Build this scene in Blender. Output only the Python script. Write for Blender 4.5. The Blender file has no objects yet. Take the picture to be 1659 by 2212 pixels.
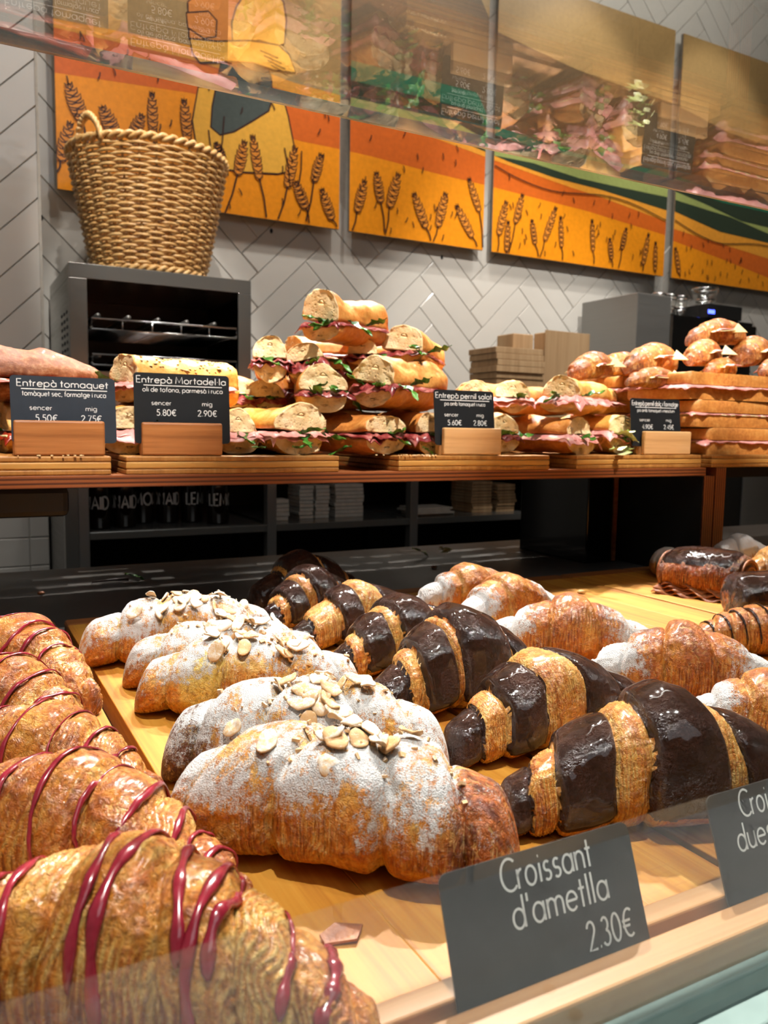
import bpy, bmesh, math, random
import numpy as np
from mathutils import Vector, Matrix

# ------------------------------------------------------------------ camera, light, exposure
scene = bpy.context.scene
COL = scene.collection
cam_data = bpy.data.cameras.new('camera')
cam = bpy.data.objects.new('camera', cam_data)
COL.objects.link(cam)
cam_data.sensor_fit = 'HORIZONTAL'
cam_data.sensor_width = 36.0
cam_data.lens = 36.0 * 1742.5 / 1659.0
cam_data.clip_start = 0.02
cam_data.clip_end = 30
YAW, PITCH, ROLL = (math.radians(a) for a in (28.4286, 5.8472, -0.90066))
fw = Vector((math.sin(YAW) * math.cos(PITCH), math.cos(YAW) * math.cos(PITCH), -math.sin(PITCH)))
rt = Vector((math.cos(YAW), -math.sin(YAW), 0))
dn = fw.cross(rt)
r2 = math.cos(ROLL) * rt + math.sin(ROLL) * dn
d2 = -math.sin(ROLL) * rt + math.cos(ROLL) * dn
mw = Matrix((r2, -d2, -fw)).transposed().to_4x4()
mw.translation = Vector((0, 0, 0.2))
cam.matrix_world = mw
cam_data.dof.use_dof = True
cam_data.dof.focus_distance = 0.52
cam_data.dof.aperture_fstop = 22
scene.camera = cam

scene.view_settings.view_transform = 'Standard'
scene.view_settings.look = 'None'
scene.view_settings.gamma = 1.0
scene.view_settings.use_curve_mapping = False
scene.view_settings.exposure = 1.35
scene.cycles.max_bounces = 6
scene.cycles.diffuse_bounces = 2
scene.cycles.glossy_bounces = 3
scene.cycles.adaptive_threshold = 0.07
scene.cycles.adaptive_min_samples = 16
scene.cycles.transmission_bounces = 4
scene.cycles.transparent_max_bounces = 12
scene.cycles.caustics_reflective = False
scene.cycles.caustics_refractive = False

world = bpy.data.worlds.new('shop_ambient')
scene.world = world
world.use_nodes = True
bgn = world.node_tree.nodes['Background']
bgn.inputs[0].default_value = (1.0, 0.94, 0.86, 1)
bgn.inputs[1].default_value = 0.05

def spot(name, loc, aim, power, angle, blend=0.35, radius=0.03, color=(1.0, 0.96, 0.90)):
    d = bpy.data.lights.new(name, 'SPOT')
    d.energy = power; d.spot_size = math.radians(angle); d.spot_blend = blend
    d.shadow_soft_size = radius; d.color = color
    o = bpy.data.objects.new(name, d); COL.objects.link(o)
    o.location = loc
    o.rotation_euler = (Vector(aim) - Vector(loc)).to_track_quat('-Z', 'Y').to_euler()
    return o

def area(name, loc, aim, power, sx, sy, color=(1, 0.95, 0.88)):
    d = bpy.data.lights.new(name, 'AREA')
    d.shape = 'RECTANGLE'; d.size = sx; d.size_y = sy; d.energy = power; d.color = color
    o = bpy.data.objects.new(name, d); COL.objects.link(o)
    o.location = loc
    o.rotation_euler = (Vector(aim) - Vector(loc)).to_track_quat('-Z', 'Y').to_euler()
    return o

spot('tray_spotlight', (0.95, 1.87, 2.25), (0.20, 0.42, 0.0), 115, 36, 0.5, 0.03)
spot('tray_spotlight', (1.45, 1.87, 2.25), (0.66, 0.52, 0.0), 140, 34, 0.5, 0.03)
for wx, ax in ((0.0, 0.12), (0.35, 0.48), (0.75, 0.90), (1.1, 1.25)): spot('shelf_spotlight', (wx, -0.05, 2.1), (ax, 1.12, 0.2), 130, 15.5, 0.25, 0.02)
for wx in (0.35, 1.05): spot('shelf_top_spotlight', (wx, 1.80, 2.25), (wx, 1.02, 0.2), 70, 26, 0.6, 0.03)
spot('overhead_tray_spotlight', (0.05, 0.10, 2.25), (0.14, 0.46, 0.0), 78, 22, 0.9, 0.04)
spot('overhead_tray_spotlight', (0.50, 0.05, 2.25), (0.40, 0.42, 0.0), 44, 18, 0.9, 0.04)
spot('back_counter_spotlight', (0.3, 0.9, 2.4), (0.54, 2.3, 0.68), 80, 19, 0.6, 0.03)
spot('back_counter_spotlight', (1.6, 0.9, 2.4), (2.0, 2.4, 0.4), 75, 38, 0.6, 0.03)
area('wall_washer', (1.8, 1.75, 2.5), (1.8, 2.6, 0.7), 10, 2.4, 0.15)
for wx in (0.60, 1.45, 2.2, 2.95): spot('wall_spotlight', (wx, 1.95, 2.5), (wx, 2.6, 0.5), 22, 54, 0.4, 0.03)
area('shop_ceiling_panel', (0.3, -1.2, 2.4), (0.6, 0.8, 0.0), 5, 2.0, 1.2, (0.92, 0.96, 1.0))
spot('wall_spotlight', (0.0, 1.45, 2.4), (0.12, 2.3, 0.75), 16, 44, 0.6, 0.03)  # extra spot added only to brighten the pillar, no known lamp


# ------------------------------------------------------------------ helpers
def lin(c, a=1.0):
    return tuple((x / 255 / 12.92) if x / 255 <= 0.04045 else ((x / 255 + 0.055) / 1.055) ** 2.4 for x in c) + (a,)

def tag(o, label=None, cat=None, group=None, kind=None):
    if label: o['label'] = label
    if cat: o['category'] = cat
    if group: o['group'] = group
    if kind: o['kind'] = kind
    return o

def thing(name, label, cat, loc=(0, 0, 0), rot=(0, 0, 0), group=None):
    o = bpy.data.objects.new(name, None)
    o.empty_display_size = 0.02
    COL.objects.link(o)
    o.location = loc; o.rotation_euler = rot
    return tag(o, label, cat, group)

def link(name, me, parent=None, loc=None, rot=None):
    o = bpy.data.objects.new(name, me)
    COL.objects.link(o)
    if parent is not None: o.parent = parent
    if loc is not None: o.location = loc
    if rot is not None: o.rotation_euler = rot
    return o

def mesh_np(name, V, faces, mats=(), mi=None, smooth=True, attrs=None):
    """faces: list of (n,k) int arrays"""
    me = bpy.data.meshes.new(name)
    V = np.ascontiguousarray(V, dtype=np.float32).reshape(-1, 3)
    faces = [np.asarray(f, dtype=np.int32) for f in faces if len(f)]
    nl = sum(f.size for f in faces); nf = sum(len(f) for f in faces)
    me.vertices.add(len(V)); me.vertices.foreach_set('co', V.ravel())
    me.loops.add(nl); me.polygons.add(nf)
    me.loops.foreach_set('vertex_index', np.concatenate([f.ravel() for f in faces]))
    st = []; o = 0
    for f in faces:
        k = f.shape[1]; st.append(o + k * np.arange(len(f))); o += f.size
    me.polygons.foreach_set('loop_start', np.concatenate(st).astype(np.int32))
    if mi is not None: me.polygons.foreach_set('material_index', np.asarray(mi, dtype=np.int32))
    me.polygons.foreach_set('use_smooth', np.full(nf, bool(smooth)))
    for m in mats: me.materials.append(m)
    me.update(calc_edges=True)
    if attrs:
        for k, a in attrs.items():
            a = np.asarray(a, dtype=np.float32)
            if a.ndim == 1:
                at = me.attributes.new(k, 'FLOAT', 'POINT'); at.data.foreach_set('value', a)
            else:
                if a.shape[1] == 3: a = np.concatenate([a, np.ones((len(a), 1), np.float32)], 1)
                at = me.attributes.new(k, 'FLOAT_COLOR', 'POINT'); at.data.foreach_set('color', np.ascontiguousarray(a).ravel())
    return me

def grid_faces(n, m, wrap=False, off=0):
    i = np.arange(n - 1)[:, None]; j = np.arange(m if wrap else m - 1)[None, :]
    a = i * m + j; b = i * m + (j + 1) % m; c = (i + 1) * m + (j + 1) % m; d = (i + 1) * m + j
    return np.stack([a, b, c, d], -1).reshape(-1, 4) + off

class MB:
    """collects simple shapes into one mesh"""
    def __init__(s): s.v = []; s.f = []; s.sm = []; s.mi = []
    def add(s, V, F, smooth=False, mi=0):
        o = len(s.v); s.v += [tuple(map(float, p)) for p in V]
        for f in F:
            s.f.append(tuple(int(i) + o for i in f)); s.sm.append(smooth); s.mi.append(mi)
        return s
    def box(s, x0, x1, y0, y1, z0, z1, b=0.0, mi=0, M=None):
        if b <= 0:
            V = [(x, y, z) for x in (x0, x1) for y in (y0, y1) for z in (z0, z1)]
            F = [(0, 1, 3, 2), (4, 6, 7, 5), (0, 4, 5, 1), (2, 3, 7, 6), (0, 2, 6, 4), (1, 5, 7, 3)]
        else:
            bm = bmesh.new(); bmesh.ops.create_cube(bm, size=1)
            for v in bm.verts:
                v.co = ((x0 + x1) / 2 + v.co.x * (x1 - x0), (y0 + y1) / 2 + v.co.y * (y1 - y0), (z0 + z1) / 2 + v.co.z * (z1 - z0))
            bmesh.ops.bevel(bm, geom=bm.edges[:], offset=b, segments=2, profile=0.5, affect='EDGES')
            bm.verts.index_update()
            V = [v.co[:] for v in bm.verts]; F = [[v.index for v in f.verts] for f in bm.faces]
            bm.free()
        if M is not None: V = [(M @ Vector(p))[:] for p in V]
        return s.add(V, F, False, mi)
    def tube(s, pts, r, n=6, closed=False, cap=True, mi=0):
        P = [Vector(p) for p in pts]; k = len(P); V = []; F = []
        rr = r if hasattr(r, '__len__') else [r] * k
        up = Vector((0, 0, 1)); prev = None
        for i in range(k):
            a = P[(i - 1) % k] if (closed or i > 0) else P[i]
            b = P[(i + 1) % k] if (closed or i < k - 1) else P[i]
            t = (b - a)
            t = t.normalized() if t.length > 1e-9 else Vector((1, 0, 0))
            if prev is None:
                x = t.cross(up)
                if x.length < 1e-3: x = t.cross(Vector((1, 0, 0)))
            else:
                x = prev - t * prev.dot(t)
                if x.length < 1e-6: x = t.cross(up)
            x.normalize(); y = t.cross(x); prev = x
            for j in range(n):
                q = 2 * math.pi * j / n
                V.append((P[i] + rr[i] * (math.cos(q) * x + math.sin(q) * y))[:])
        for i in range(k if closed else k - 1):
            i2 = (i + 1) % k
            for j in range(n):
                F.append((i * n + j, i * n + (j + 1) % n, i2 * n + (j + 1) % n, i2 * n + j))
        if cap and not closed:
            F.append(tuple(range(n))[::-1]); F.append(tuple((k - 1) * n + j for j in range(n)))
        return s.add(V, F, True, mi)
    def lathe(s, prof, n=32, c=(0, 0, 0), mi=0):
        V = []; F = []
        for r, z in prof:
            for j in range(n):
                q = 2 * math.pi * j / n
                V.append((c[0] + r * math.cos(q), c[1] + r * math.sin(q), c[2] + z))
        for i in range(len(prof) - 1):
            for j in range(n):
                F.append((i * n + j, i * n + (j + 1) % n, (i + 1) * n + (j + 1) % n, (i + 1) * n + j))
        return s.add(V, F, True, mi)
    def poly(s, pts, y, mi=0):
        return s.add([(p[0], y, p[1]) for p in pts], [tuple(range(len(pts)))], False, mi)
    def prism(s, pts, z0, z1, mi=0):
        n = len(pts)
        V = [(p[0], p[1], z0) for p in pts] + [(p[0], p[1], z1) for p in pts]
        F = [tuple(range(n))[::-1], tuple(range(n, 2 * n))] + [(i, (i + 1) % n, n + (i + 1) % n, n + i) for i in range(n)]
        return s.add(V, F, False, mi)
    def mesh(s, name, mats):
        me = bpy.data.meshes.new(name)
        me.from_pydata(s.v, [], s.f)
        for m in (mats if isinstance(mats, (list, tuple)) else [mats]): me.materials.append(m)
        me.polygons.foreach_set('use_smooth', s.sm)
        me.polygons.foreach_set('material_index', s.mi)
        me.update()
        return me
    def build(s, name, mats, parent=None, loc=None, rot=None):
        return link(name, s.mesh(name, mats), parent, loc, rot)

# ------------------------------------------------------------------ numpy noise
_rng = np.random.default_rng(7)
_TAB = _rng.random(65536).astype(np.float32)
def vnoise(x, y, z, seed=0):
    xi = np.floor(x).astype(np.int64); yi = np.floor(y).astype(np.int64); zi = np.floor(z).astype(np.int64)
    fx, fy, fz = x - xi, y - yi, z - zi
    fx = fx * fx * (3 - 2 * fx); fy = fy * fy * (3 - 2 * fy); fz = fz * fz * (3 - 2 * fz)
    def h(a, b, c): return _TAB[((a * 73856093) ^ (b * 19349663) ^ (c * 83492791) ^ (seed * 2654435)) & 65535]
    def lx(b, c): 
        p = h(xi, b, c); return p + (h(xi + 1, b, c) - p) * fx
    def ly(c):
        p = lx(yi, c); return p + (lx(yi + 1, c) - p) * fy
    p = ly(zi)
    return (p + (ly(zi + 1) - p) * fz) * 2 - 1
def fbm(x, y, z, o=3, seed=0):
    a = 1.0; f = 1.0; r = 0; t = 0
    for i in range(o):
        r = r + a * vnoise(x * f, y * f, z * f, seed + i * 17); t += a; a *= 0.5; f *= 2.03
    return r / t
def sstep(a, b, x):
    t = np.clip((x - a) / (b - a), 0, 1); return t * t * (3 - 2 * t)

# ------------------------------------------------------------------ materials
class NT:
    def __init__(s, name):
        s.m = bpy.data.materials.new(name); s.m.use_nodes = True
        s.t = s.m.node_tree; s.n = s.t.nodes; s.l = s.t.links
        s.b = s.n['Principled BSDF']; s.out = s.n['Material Output']
    def new(s, typ, **kw):
        nd = s.n.new(typ)
        for k, v in kw.items(): setattr(nd, k, v)
        return nd
    def put(s, sock, v):
        if isinstance(v, bpy.types.NodeSocket): s.l.new(v, sock)
        else: sock.default_value = v
    def coord(s, kind='Object', scale=(1, 1, 1), rot=(0, 0, 0)):
        tc = s.new('ShaderNodeTexCoord'); mp = s.new('ShaderNodeMapping')
        s.l.new(tc.outputs[kind], mp.inputs['Vector'])
        mp.inputs['Scale'].default_value = scale; mp.inputs['Rotation'].default_value = rot
        return mp.outputs[0]
    def noise(s, vec, scale, detail=3, rough=0.55, dist=0.0):
        n = s.new('ShaderNodeTexNoise')
        if vec is not None: s.l.new(vec, n.inputs['Vector'])
        n.inputs['Scale'].default_value = scale; n.inputs['Detail'].default_value = detail
        n.inputs['Roughness'].default_value = rough; n.inputs['Distortion'].default_value = dist
        return n.outputs['Fac']
    def vor(s, vec, scale, feat='F1', out='Distance'):
        n = s.new('ShaderNodeTexVoronoi'); n.feature = feat
        if vec is not None: s.l.new(vec, n.inputs['Vector'])
        n.inputs['Scale'].default_value = scale
        return n.outputs[out]
    def ramp(s, fac, stops):
        r = s.new('ShaderNodeValToRGB'); s.l.new(fac, r.inputs[0])
        e = r.color_ramp.elements
        while len(e) < len(stops): e.new(0.5)
        for i, (p, c) in enumerate(stops):
            e[i].position = p; e[i].color = c if len(c) == 4 else lin(c)
        return r.outputs[0]
    def mix(s, fac, a, b, blend='MIX'):
        m = s.new('ShaderNodeMix', data_type='RGBA', blend_type=blend)
        s.put(m.inputs[0], fac); s.put(m.inputs[6], a); s.put(m.inputs[7], b)
        return m.outputs[2]
    def math(s, op, a, b=0.0, clamp=False):
        m = s.new('ShaderNodeMath', operation=op); m.use_clamp = clamp
        s.put(m.inputs[0], a); s.put(m.inputs[1], b)
        return m.outputs[0]
    def rng(s, v, a, b, c=0.0, d=1.0):
        m = s.new('ShaderNodeMapRange'); s.put(m.inputs[0], v)
        for i, q in enumerate((a, b, c, d)): m.inputs[i + 1].default_value = q
        return m.outputs[0]
    def attr(s, name, out='Fac'):
        a = s.new('ShaderNodeAttribute', attribute_name=name); return a.outputs[out]
    def bump(s, h, strength=0.3, dist=0.001, normal=None):
        b = s.new('ShaderNodeBump'); s.l.new(h, b.inputs['Height'])
        b.inputs['Strength'].default_value = strength; b.inputs['Distance'].default_value = dist
        if normal is not None: s.l.new(normal, b.inputs['Normal'])
        return b.outputs[0]
    def set(s, **kw):
        names = dict(color='Base Color', rough='Roughness', metal='Metallic', ior='IOR', spec='Specular IOR Level',
                     coat='Coat Weight', coatr='Coat Roughness', sss='Subsurface Weight', sssr='Subsurface Radius',
                     sssc='Subsurface Scale', normal='Normal', trans='Transmission Weight', alpha='Alpha',
                     emit='Emission Color', emits='Emission Strength', sheen='Sheen Weight')
        for k, v in kw.items(): s.put(s.b.inputs[names[k]], v)
        return s.m

def plain(name, c, rough=0.5, metal=0.0, **kw):
    t = NT(name)
    v = t.coord('Object'); n = t.noise(v, 60, 2)
    c1 = lin(tuple(min(255, x * 1.03 + 1) for x in c)); c2 = lin(tuple(x * 0.965 for x in c))
    return t.set(color=t.ramp(n, [(0.3, c2), (0.7, c1)]), rough=rough, metal=metal, **kw)

def wood(name, c_dark, c_mid, c_light, axis='Y', scale=1.0, rough=0.45, strips=0.0, hatch=False, bump=0.15):
    t = NT(name)
    st = {'X': (2.2, 60, 60), 'Y': (60, 2.2, 60), 'Z': (60, 60, 2.2)}[axis]
    v = t.coord('Object', tuple(q * scale for q in st))
    n1 = t.noise(v, 1.0, 4, 0.6, 0.6)
    v2 = t.coord('Object', tuple(q * scale * 4 for q in st))
    n2 = t.noise(v2, 1.0, 2, 0.6)
    f = t.math('ADD', t.math('MULTIPLY', n1, 0.65), t.math('MULTIPLY', n2, 0.35))
    col = t.ramp(f, [(0.32, c_dark), (0.5, c_mid), (0.68, c_light)])
    if strips:
        i = 'XYZ'.index({'X': 'Y', 'Y': 'X', 'Z': 'X'}[axis])
        w = t.coord('Object'); sx = t.new('ShaderNodeSeparateXYZ'); t.l.new(w, sx.inputs[0])
        fl = t.math('FLOOR', t.math('MULTIPLY', sx.outputs[i], 1 / strips))
        wn = t.new('ShaderNodeTexWhiteNoise', noise_dimensions='1D'); t.l.new(fl, wn.inputs['W'])
        col = t.mix(t.rng(wn.outputs['Value'], 0, 1, 0.0, 0.22), col, lin(c_dark) if len(c_dark) == 3 else c_dark, 'MIX')
        fr = t.math('FRACT', t.math('MULTIPLY', sx.outputs[i], 1 / strips))
        ed = t.math('LESS_THAN', fr, 0.03)
        col = t.mix(t.math('MULTIPLY', ed, 0.45), col, lin(c_dark))
    if hatch:
        h1 = t.noise(t.coord('Object', (500, 12, 1)), 1.0, 1)
        h2 = t.noise(t.coord('Object', (12, 500, 1)), 1.0, 1)
        hm = t.math('MAXIMUM', t.rng(h1, 0.60, 0.70, 0, 1), t.rng(h2, 0.60, 0.70, 0, 1))
        patch = t.rng(t.noise(t.coord('Object'), 9, 2), 0.42, 0.62, 0.05, 0.5)
        col = t.mix(t.math('MULTIPLY', hm, patch), col, lin(c_dark))
    nb = t.bump(f, bump, 0.0006)
    return t.set(color=col, rough=rough, normal=nb)

M = {}
# lower trays, bamboo boards, plywood, beech
M['tray'] = wood('tray_bamboo', (176, 106, 34), (206, 142, 50), (220, 162, 68), 'Y', 1.0, 0.5, strips=0.052, hatch=True)
M['bamboo'] = wood('board_bamboo', (176, 118, 52), (204, 150, 76), (222, 174, 98), 'X', 1.0, 0.45, strips=0.012)
M['bamboo_end'] = wood('board_bamboo_layer', (150, 96, 42), (178, 122, 58), (198, 146, 78), 'Z', 0.8, 0.5, strips=0.013)
M['tray_back'] = wood('board_weathered', (120, 66, 32), (150, 90, 44), (180, 116, 60), 'X', 1.0, 0.5)
M['beech'] = wood('beech_block', (140, 84, 42), (176, 112, 60), (196, 134, 78), 'X', 1.3, 0.42, bump=0.25)
M['beech_light'] = wood('beech_light', (196, 146, 92), (216, 168, 112), (228, 186, 134), 'X', 1.2, 0.42)
M['beech_rail'] = wood('beech_rail', (184, 130, 82), (206, 152, 100), (218, 170, 120), 'X', 0.9, 0.42)
def plymat():
    t = NT('plywood_edge')
    w = t.coord('Object'); sx = t.new('ShaderNodeSeparateXYZ'); t.l.new(w, sx.inputs[0])
    n = t.noise(t.coord('Object', (3, 90, 90)), 1.0, 3)
    return t, sx, n
def ply(name, axis):
    t, sx, n = plymat()
    q = t.math('FRACT', t.math('ADD', t.math('MULTIPLY', sx.outputs['XYZ'.index(axis)], 1 / 0.0046), t.math('MULTIPLY', n, 0.25)))
    a = t.ramp(q, [(0.0, (60, 26, 13)), (0.30, (82, 36, 17)), (0.42, (150, 82, 40)), (0.85, (160, 92, 46)), (1.0, (66, 28, 14))])
    return t.set(color=t.mix(t.rng(n, 0.3, 0.7, 0, 0.35), a, lin((110, 58, 28))), rough=0.5)
M['ply'] = ply('plywood_layers', 'Z')
M['ply_up'] = ply('plywood_layers_upright', 'X')
M['ply_face'] = wood('plywood_face', (120, 66, 34), (150, 90, 48), (170, 108, 60), 'X', 1.0, 0.5)

def stone():
    t = NT('grey_stone_counter'); v = t.coord('Object')
    n = t.noise(v, 7, 5, 0.65); n2 = t.noise(v, 90, 3)
    c = t.ramp(n, [(0.3, (62, 59, 56)), (0.55, (84, 80, 76)), (0.75, (104, 99, 94))])
    c = t.mix(t.rng(n2, 0.55, 0.75, 0, 0.35), c, lin((70, 66, 62)))
    return t.set(color=c, rough=t.rng(n, 0.3, 0.7, 0.34, 0.5), spec=0.35)
M['stone'] = stone()

def tile(name, c):
    t = NT(name); oi = t.new('ShaderNodeObjectInfo')
    v = t.coord('Object'); n = t.noise(v, 14, 2)
    col = t.mix(t.rng(oi.outputs['Random'], 0, 1, 0, 0.5), lin(c), lin(tuple(x * 0.93 for x in c)))
    return t.set(color=col, rough=0.12, spec=0.5, normal=t.bump(n, 0.35, 0.004))
M['tile'] = tile('white_glazed_tile', (208, 203, 194))
M['grout'] = plain('grey_grout', (186, 180, 168), 0.9)
M['wallpaint'] = plain('warm_white_paint', (200, 192, 180), 0.8)
M['floor'] = plain('grey_floor', (96, 92, 88), 0.6)

def steel(name, c=(180, 178, 172), rough=0.28, axis=(4, 4, 300)):
    t = NT(name); n = t.noise(t.coord('Object', axis), 1.0, 3)
    return t.set(color=lin(c), metal=0.72, rough=t.rng(n, 0.3, 0.7, rough * 0.85, rough * 1.2))
M['steel'] = steel('brushed_steel', (150, 148, 142), 0.22)
M['steel_dark'] = steel('dark_steel', (140, 138, 134), 0.42)
M['chrome'] = plain('chrome_wire', (210, 210, 210), 0.12, 1.0)
M['black'] = plain('black_matte', (14, 13, 12), 0.6)
M['black_gloss'] = plain('black_gloss', (10, 10, 10), 0.12)
M['cavity'] = plain('oven_cavity', (20, 14, 10), 0.3, 0.6)
M['card'] = plain('black_card', (26, 29, 32), 0.42)
M['card_blue'] = plain('slate_card', (52, 58, 66), 0.3)
M['ink'] = plain('white_ink', (232, 232, 228), 0.6)
M['led'] = NT('blue_led').set(color=(0.02, 0.03, 0.5, 1), emit=(0.05, 0.08, 1.0, 1), emits=3.0)
M['kraft'] = wood('kraft_paper', (158, 124, 86), (176, 142, 102), (188, 156, 116), 'Z', 0.5, 0.8, bump=0.1)
M['paper'] = plain('white_paper', (206, 198, 184), 0.8)
M['bottle'] = plain('dark_bottle_glass', (24, 15, 10), 0.08)
M['bottle_label'] = plain('bottle_label', (40, 24, 16), 0.5)
M['bottle_ink'] = plain('bottle_lettering', (190, 186, 178), 0.6)
M['kickback'] = plain('cabinet_dark', (26, 24, 22), 0.35, 0.3)

def glass(name, tint=(0.97, 0.982, 0.976), ior=1.52, haze=0.0, hazec=(0.6, 0.62, 0.64)):
    """clear sheet: fresnel mix of transparency and mirror reflection, alike from both faces"""
    t = NT(name)
    tr = t.new('ShaderNodeBsdfTransparent'); tr.inputs[0].default_value = tint + (1,)
    gl = t.new('ShaderNodeBsdfGlossy'); gl.inputs['Roughness'].default_value = 0.0
    gl.inputs['Color'].default_value = (1, 1, 1, 1)
    lw = t.new('ShaderNodeLayerWeight'); lw.inputs['Blend'].default_value = 0.5
    # facing = 1-|cos|; Schlick
    f0 = ((ior - 1) / (ior + 1)) ** 2
    p5 = t.math('POWER', lw.outputs['Facing'], 5.0)
    fr = t.math('ADD', t.math('MULTIPLY', p5, 1 - f0), f0, True)
    mx = t.new('ShaderNodeMixShader')
    t.l.new(fr, mx.inputs[0]); t.l.new(tr.outputs[0], mx.inputs[1]); t.l.new(gl.outputs[0], mx.inputs[2])
    last = mx
    if haze:
        df = t.new('ShaderNodeBsdfDiffuse'); df.inputs[0].default_value = hazec + (1,)
        m2 = t.new('ShaderNodeMixShader')
        n = t.noise(t.coord('Object'), 18, 4)
        t.l.new(t.rng(n, 0.3, 0.7, haze * 0.7, haze * 1.3), m2.inputs[0])
        t.l.new(mx.outputs[0], m2.inputs[1]); t.l.new(df.outputs[0], m2.inputs[2]); last = m2
    t.l.new(last.outputs[0], t.out.inputs[0])
    return t.m
M['glass'] = glass('case_glass', ior=1.85)
M['glass_front'] = glass('front_glass', haze=0.005)
def glass_edge():
    t = NT('glass_cut_edge'); n = t.noise(t.coord('Object', (6, 40, 40)), 1.0, 4)
    c = t.ramp(n, [(0.3, (92, 104, 100)), (0.5, (160, 170, 164)), (0.68, (222, 226, 220))])
    return t.set(color=c, rough=0.15, spec=0.8, alpha=0.8)
M['glass_edge'] = glass_edge()
M['teal'] = plain('teal_glass_channel', (168, 190, 186), 0.15)
M['ledge'] = plain('pale_grey_ledge', (204, 204, 202), 0.35)

# ------------------------------------------------------------------ food materials
def pastry_mat(name, rough=0.42, coat=0.25, wr=1.0):
    t = NT(name)
    v = t.coord('Object')
    base = t.attr('Col', 'Color')
    lamv = t.coord('Object', (1000, 75, 75))
    lam = t.attr('lam')
    nl = t.noise(lamv, 1.0, 2, 0.6, 0.4)                     # thin layer lines running round the roll
    n1 = t.noise(v, 420, 2, 0.65); n2 = t.noise(v, 110, 2, 0.6)
    n4 = t.noise(v, 230, 4, 0.72, 1.2)
    c = t.mix(t.rng(n4, 0.52, 0.68, 0.0, 0.6), base, lin((156, 78, 24)), 'MIX')
    c = t.mix(t.rng(n1, 0.50, 0.74, 0.0, 0.5), c, lin((100, 44, 12)), 'MIX')
    c = t.mix(t.rng(n4, 0.47, 0.33, 0.0, 0.55), c, lin((240, 192, 112)), 'MIX')
    c = t.mix(t.math('MULTIPLY', lam, t.rng(nl, 0.52, 0.70, 0.0, 0.7)), c, lin((126, 62, 22)), 'MIX')
    c = t.mix(t.math('MULTIPLY', lam, t.rng(nl, 0.46, 0.30, 0.0, 0.6)), c, lin((244, 206, 134)), 'MIX')
    su = t.attr('sugar')
    sn = t.noise(v, 1100, 2, 0.8); sn2 = t.noise(v, 240, 4, 0.72); sn3 = t.noise(t.coord('Object', (300, 90, 90)), 1.0, 2, 0.7)
    s1 = t.math('ADD', t.math('ADD', t.math('MULTIPLY', sn, 0.55), t.math('MULTIPLY', sn2, 0.6)), t.math('MULTIPLY', sn3, 0.5))
    sm = t.rng(t.math('ADD', su, t.math('MULTIPLY', t.math('SUBTRACT', s1, 0.825), 2.4)), 0.36, 0.74, 0, 1)
    sm = t.math('MULTIPLY', sm, t.math('MULTIPLY', su, 4.0, True))
    c2 = t.mix(t.math('MULTIPLY', sm, 0.97), c, lin((246, 245, 243)))
    inv = t.math('SUBTRACT', 1.0, sm)
    h = t.math('MULTIPLY', n4, 1.6)
    h = t.math('ADD', h, t.math('MULTIPLY', t.math('MULTIPLY', nl, 1.2), lam))
    h = t.math('ADD', t.math('MULTIPLY', h, t.rng(sm, 0, 1, 1, 0.35)), t.math('MULTIPLY', t.math('MULTIPLY', sm, sn), 1.6))
    gl = t.rng(n2, 0.35, 0.65, rough * 1.45, rough * 0.7)
    rr = t.math('ADD', t.math('MULTIPLY', inv, gl), t.math('MULTIPLY', sm, 0.95))
    return t.set(color=c2, rough=rr, coat=t.math('MULTIPLY', inv, coat), coatr=0.22, normal=t.bump(h, 0.9 * wr, 0.0022),
                 spec=t.math('MULTIPLY', inv, 0.5), sss=0.0)
M['pastry'] = pastry_mat('baked_pastry')
M['pastry_gloss'] = pastry_mat('glazed_pastry', 0.40, 0.28)
M['pastry_matte'] = pastry_mat('sugared_pastry', 0.5, 0.1)

def choc():
    t = NT('dark_chocolate'); v = t.coord('Object')
    n = t.noise(v, 330, 4, 0.75); n2 = t.noise(v, 60, 3)
    c = t.ramp(n2, [(0.3, (40, 20, 12)), (0.7, (72, 38, 24))])
    n3 = t.noise(v, 700, 3, 0.6)
    h = t.math('ADD', t.math('MULTIPLY', n, 1.3), t.math('ADD', t.math('MULTIPLY', n2, 1.6), t.math('MULTIPLY', n3, 0.5)))
    return t.set(color=c, rough=t.rng(n2, 0.35, 0.65, 0.16, 0.36), spec=0.28, coat=0.6, coatr=0.06, normal=t.bump(h, 1.0, 0.0034))
M['choc'] = choc()
def jam():
    t = NT('raspberry_glaze'); n = t.noise(t.coord('Object'), 150, 3)
    return t.set(color=t.ramp(n, [(0.3, (128, 24, 40)), (0.7, (172, 48, 66))]), rough=0.2, spec=0.6, coat=0.4, coatr=0.1)
M['jam'] = jam()
def almond():
    t = NT('sliced_almond'); oi = t.new('ShaderNodeObjectInfo'); v = t.coord('Object')
    n = t.noise(v, 500, 3, 0.7)
    g = t.new('ShaderNodeNewGeometry'); sx = t.new('ShaderNodeSeparateXYZ'); t.l.new(g.outputs['Normal'], sx.inputs[0])
    c = t.mix(t.rng(oi.outputs['Random'], 0.2, 1, 0, 1), lin((236, 204, 156)), lin((214, 166, 110)))
    f = t.rng(t.math('ADD', n, t.math('MULTIPLY', oi.outputs['Random'], 0.35)), 0.52, 0.80, 0.95, 0.0)
    f = t.math('MULTIPLY', f, t.rng(sx.outputs[2], 0.1, 0.6, 0, 1))
    return t.set(color=t.mix(f, c, lin((242, 238, 232))), rough=0.65, normal=t.bump(n, 0.3, 0.0008))
M['almond'] = almond()
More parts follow.
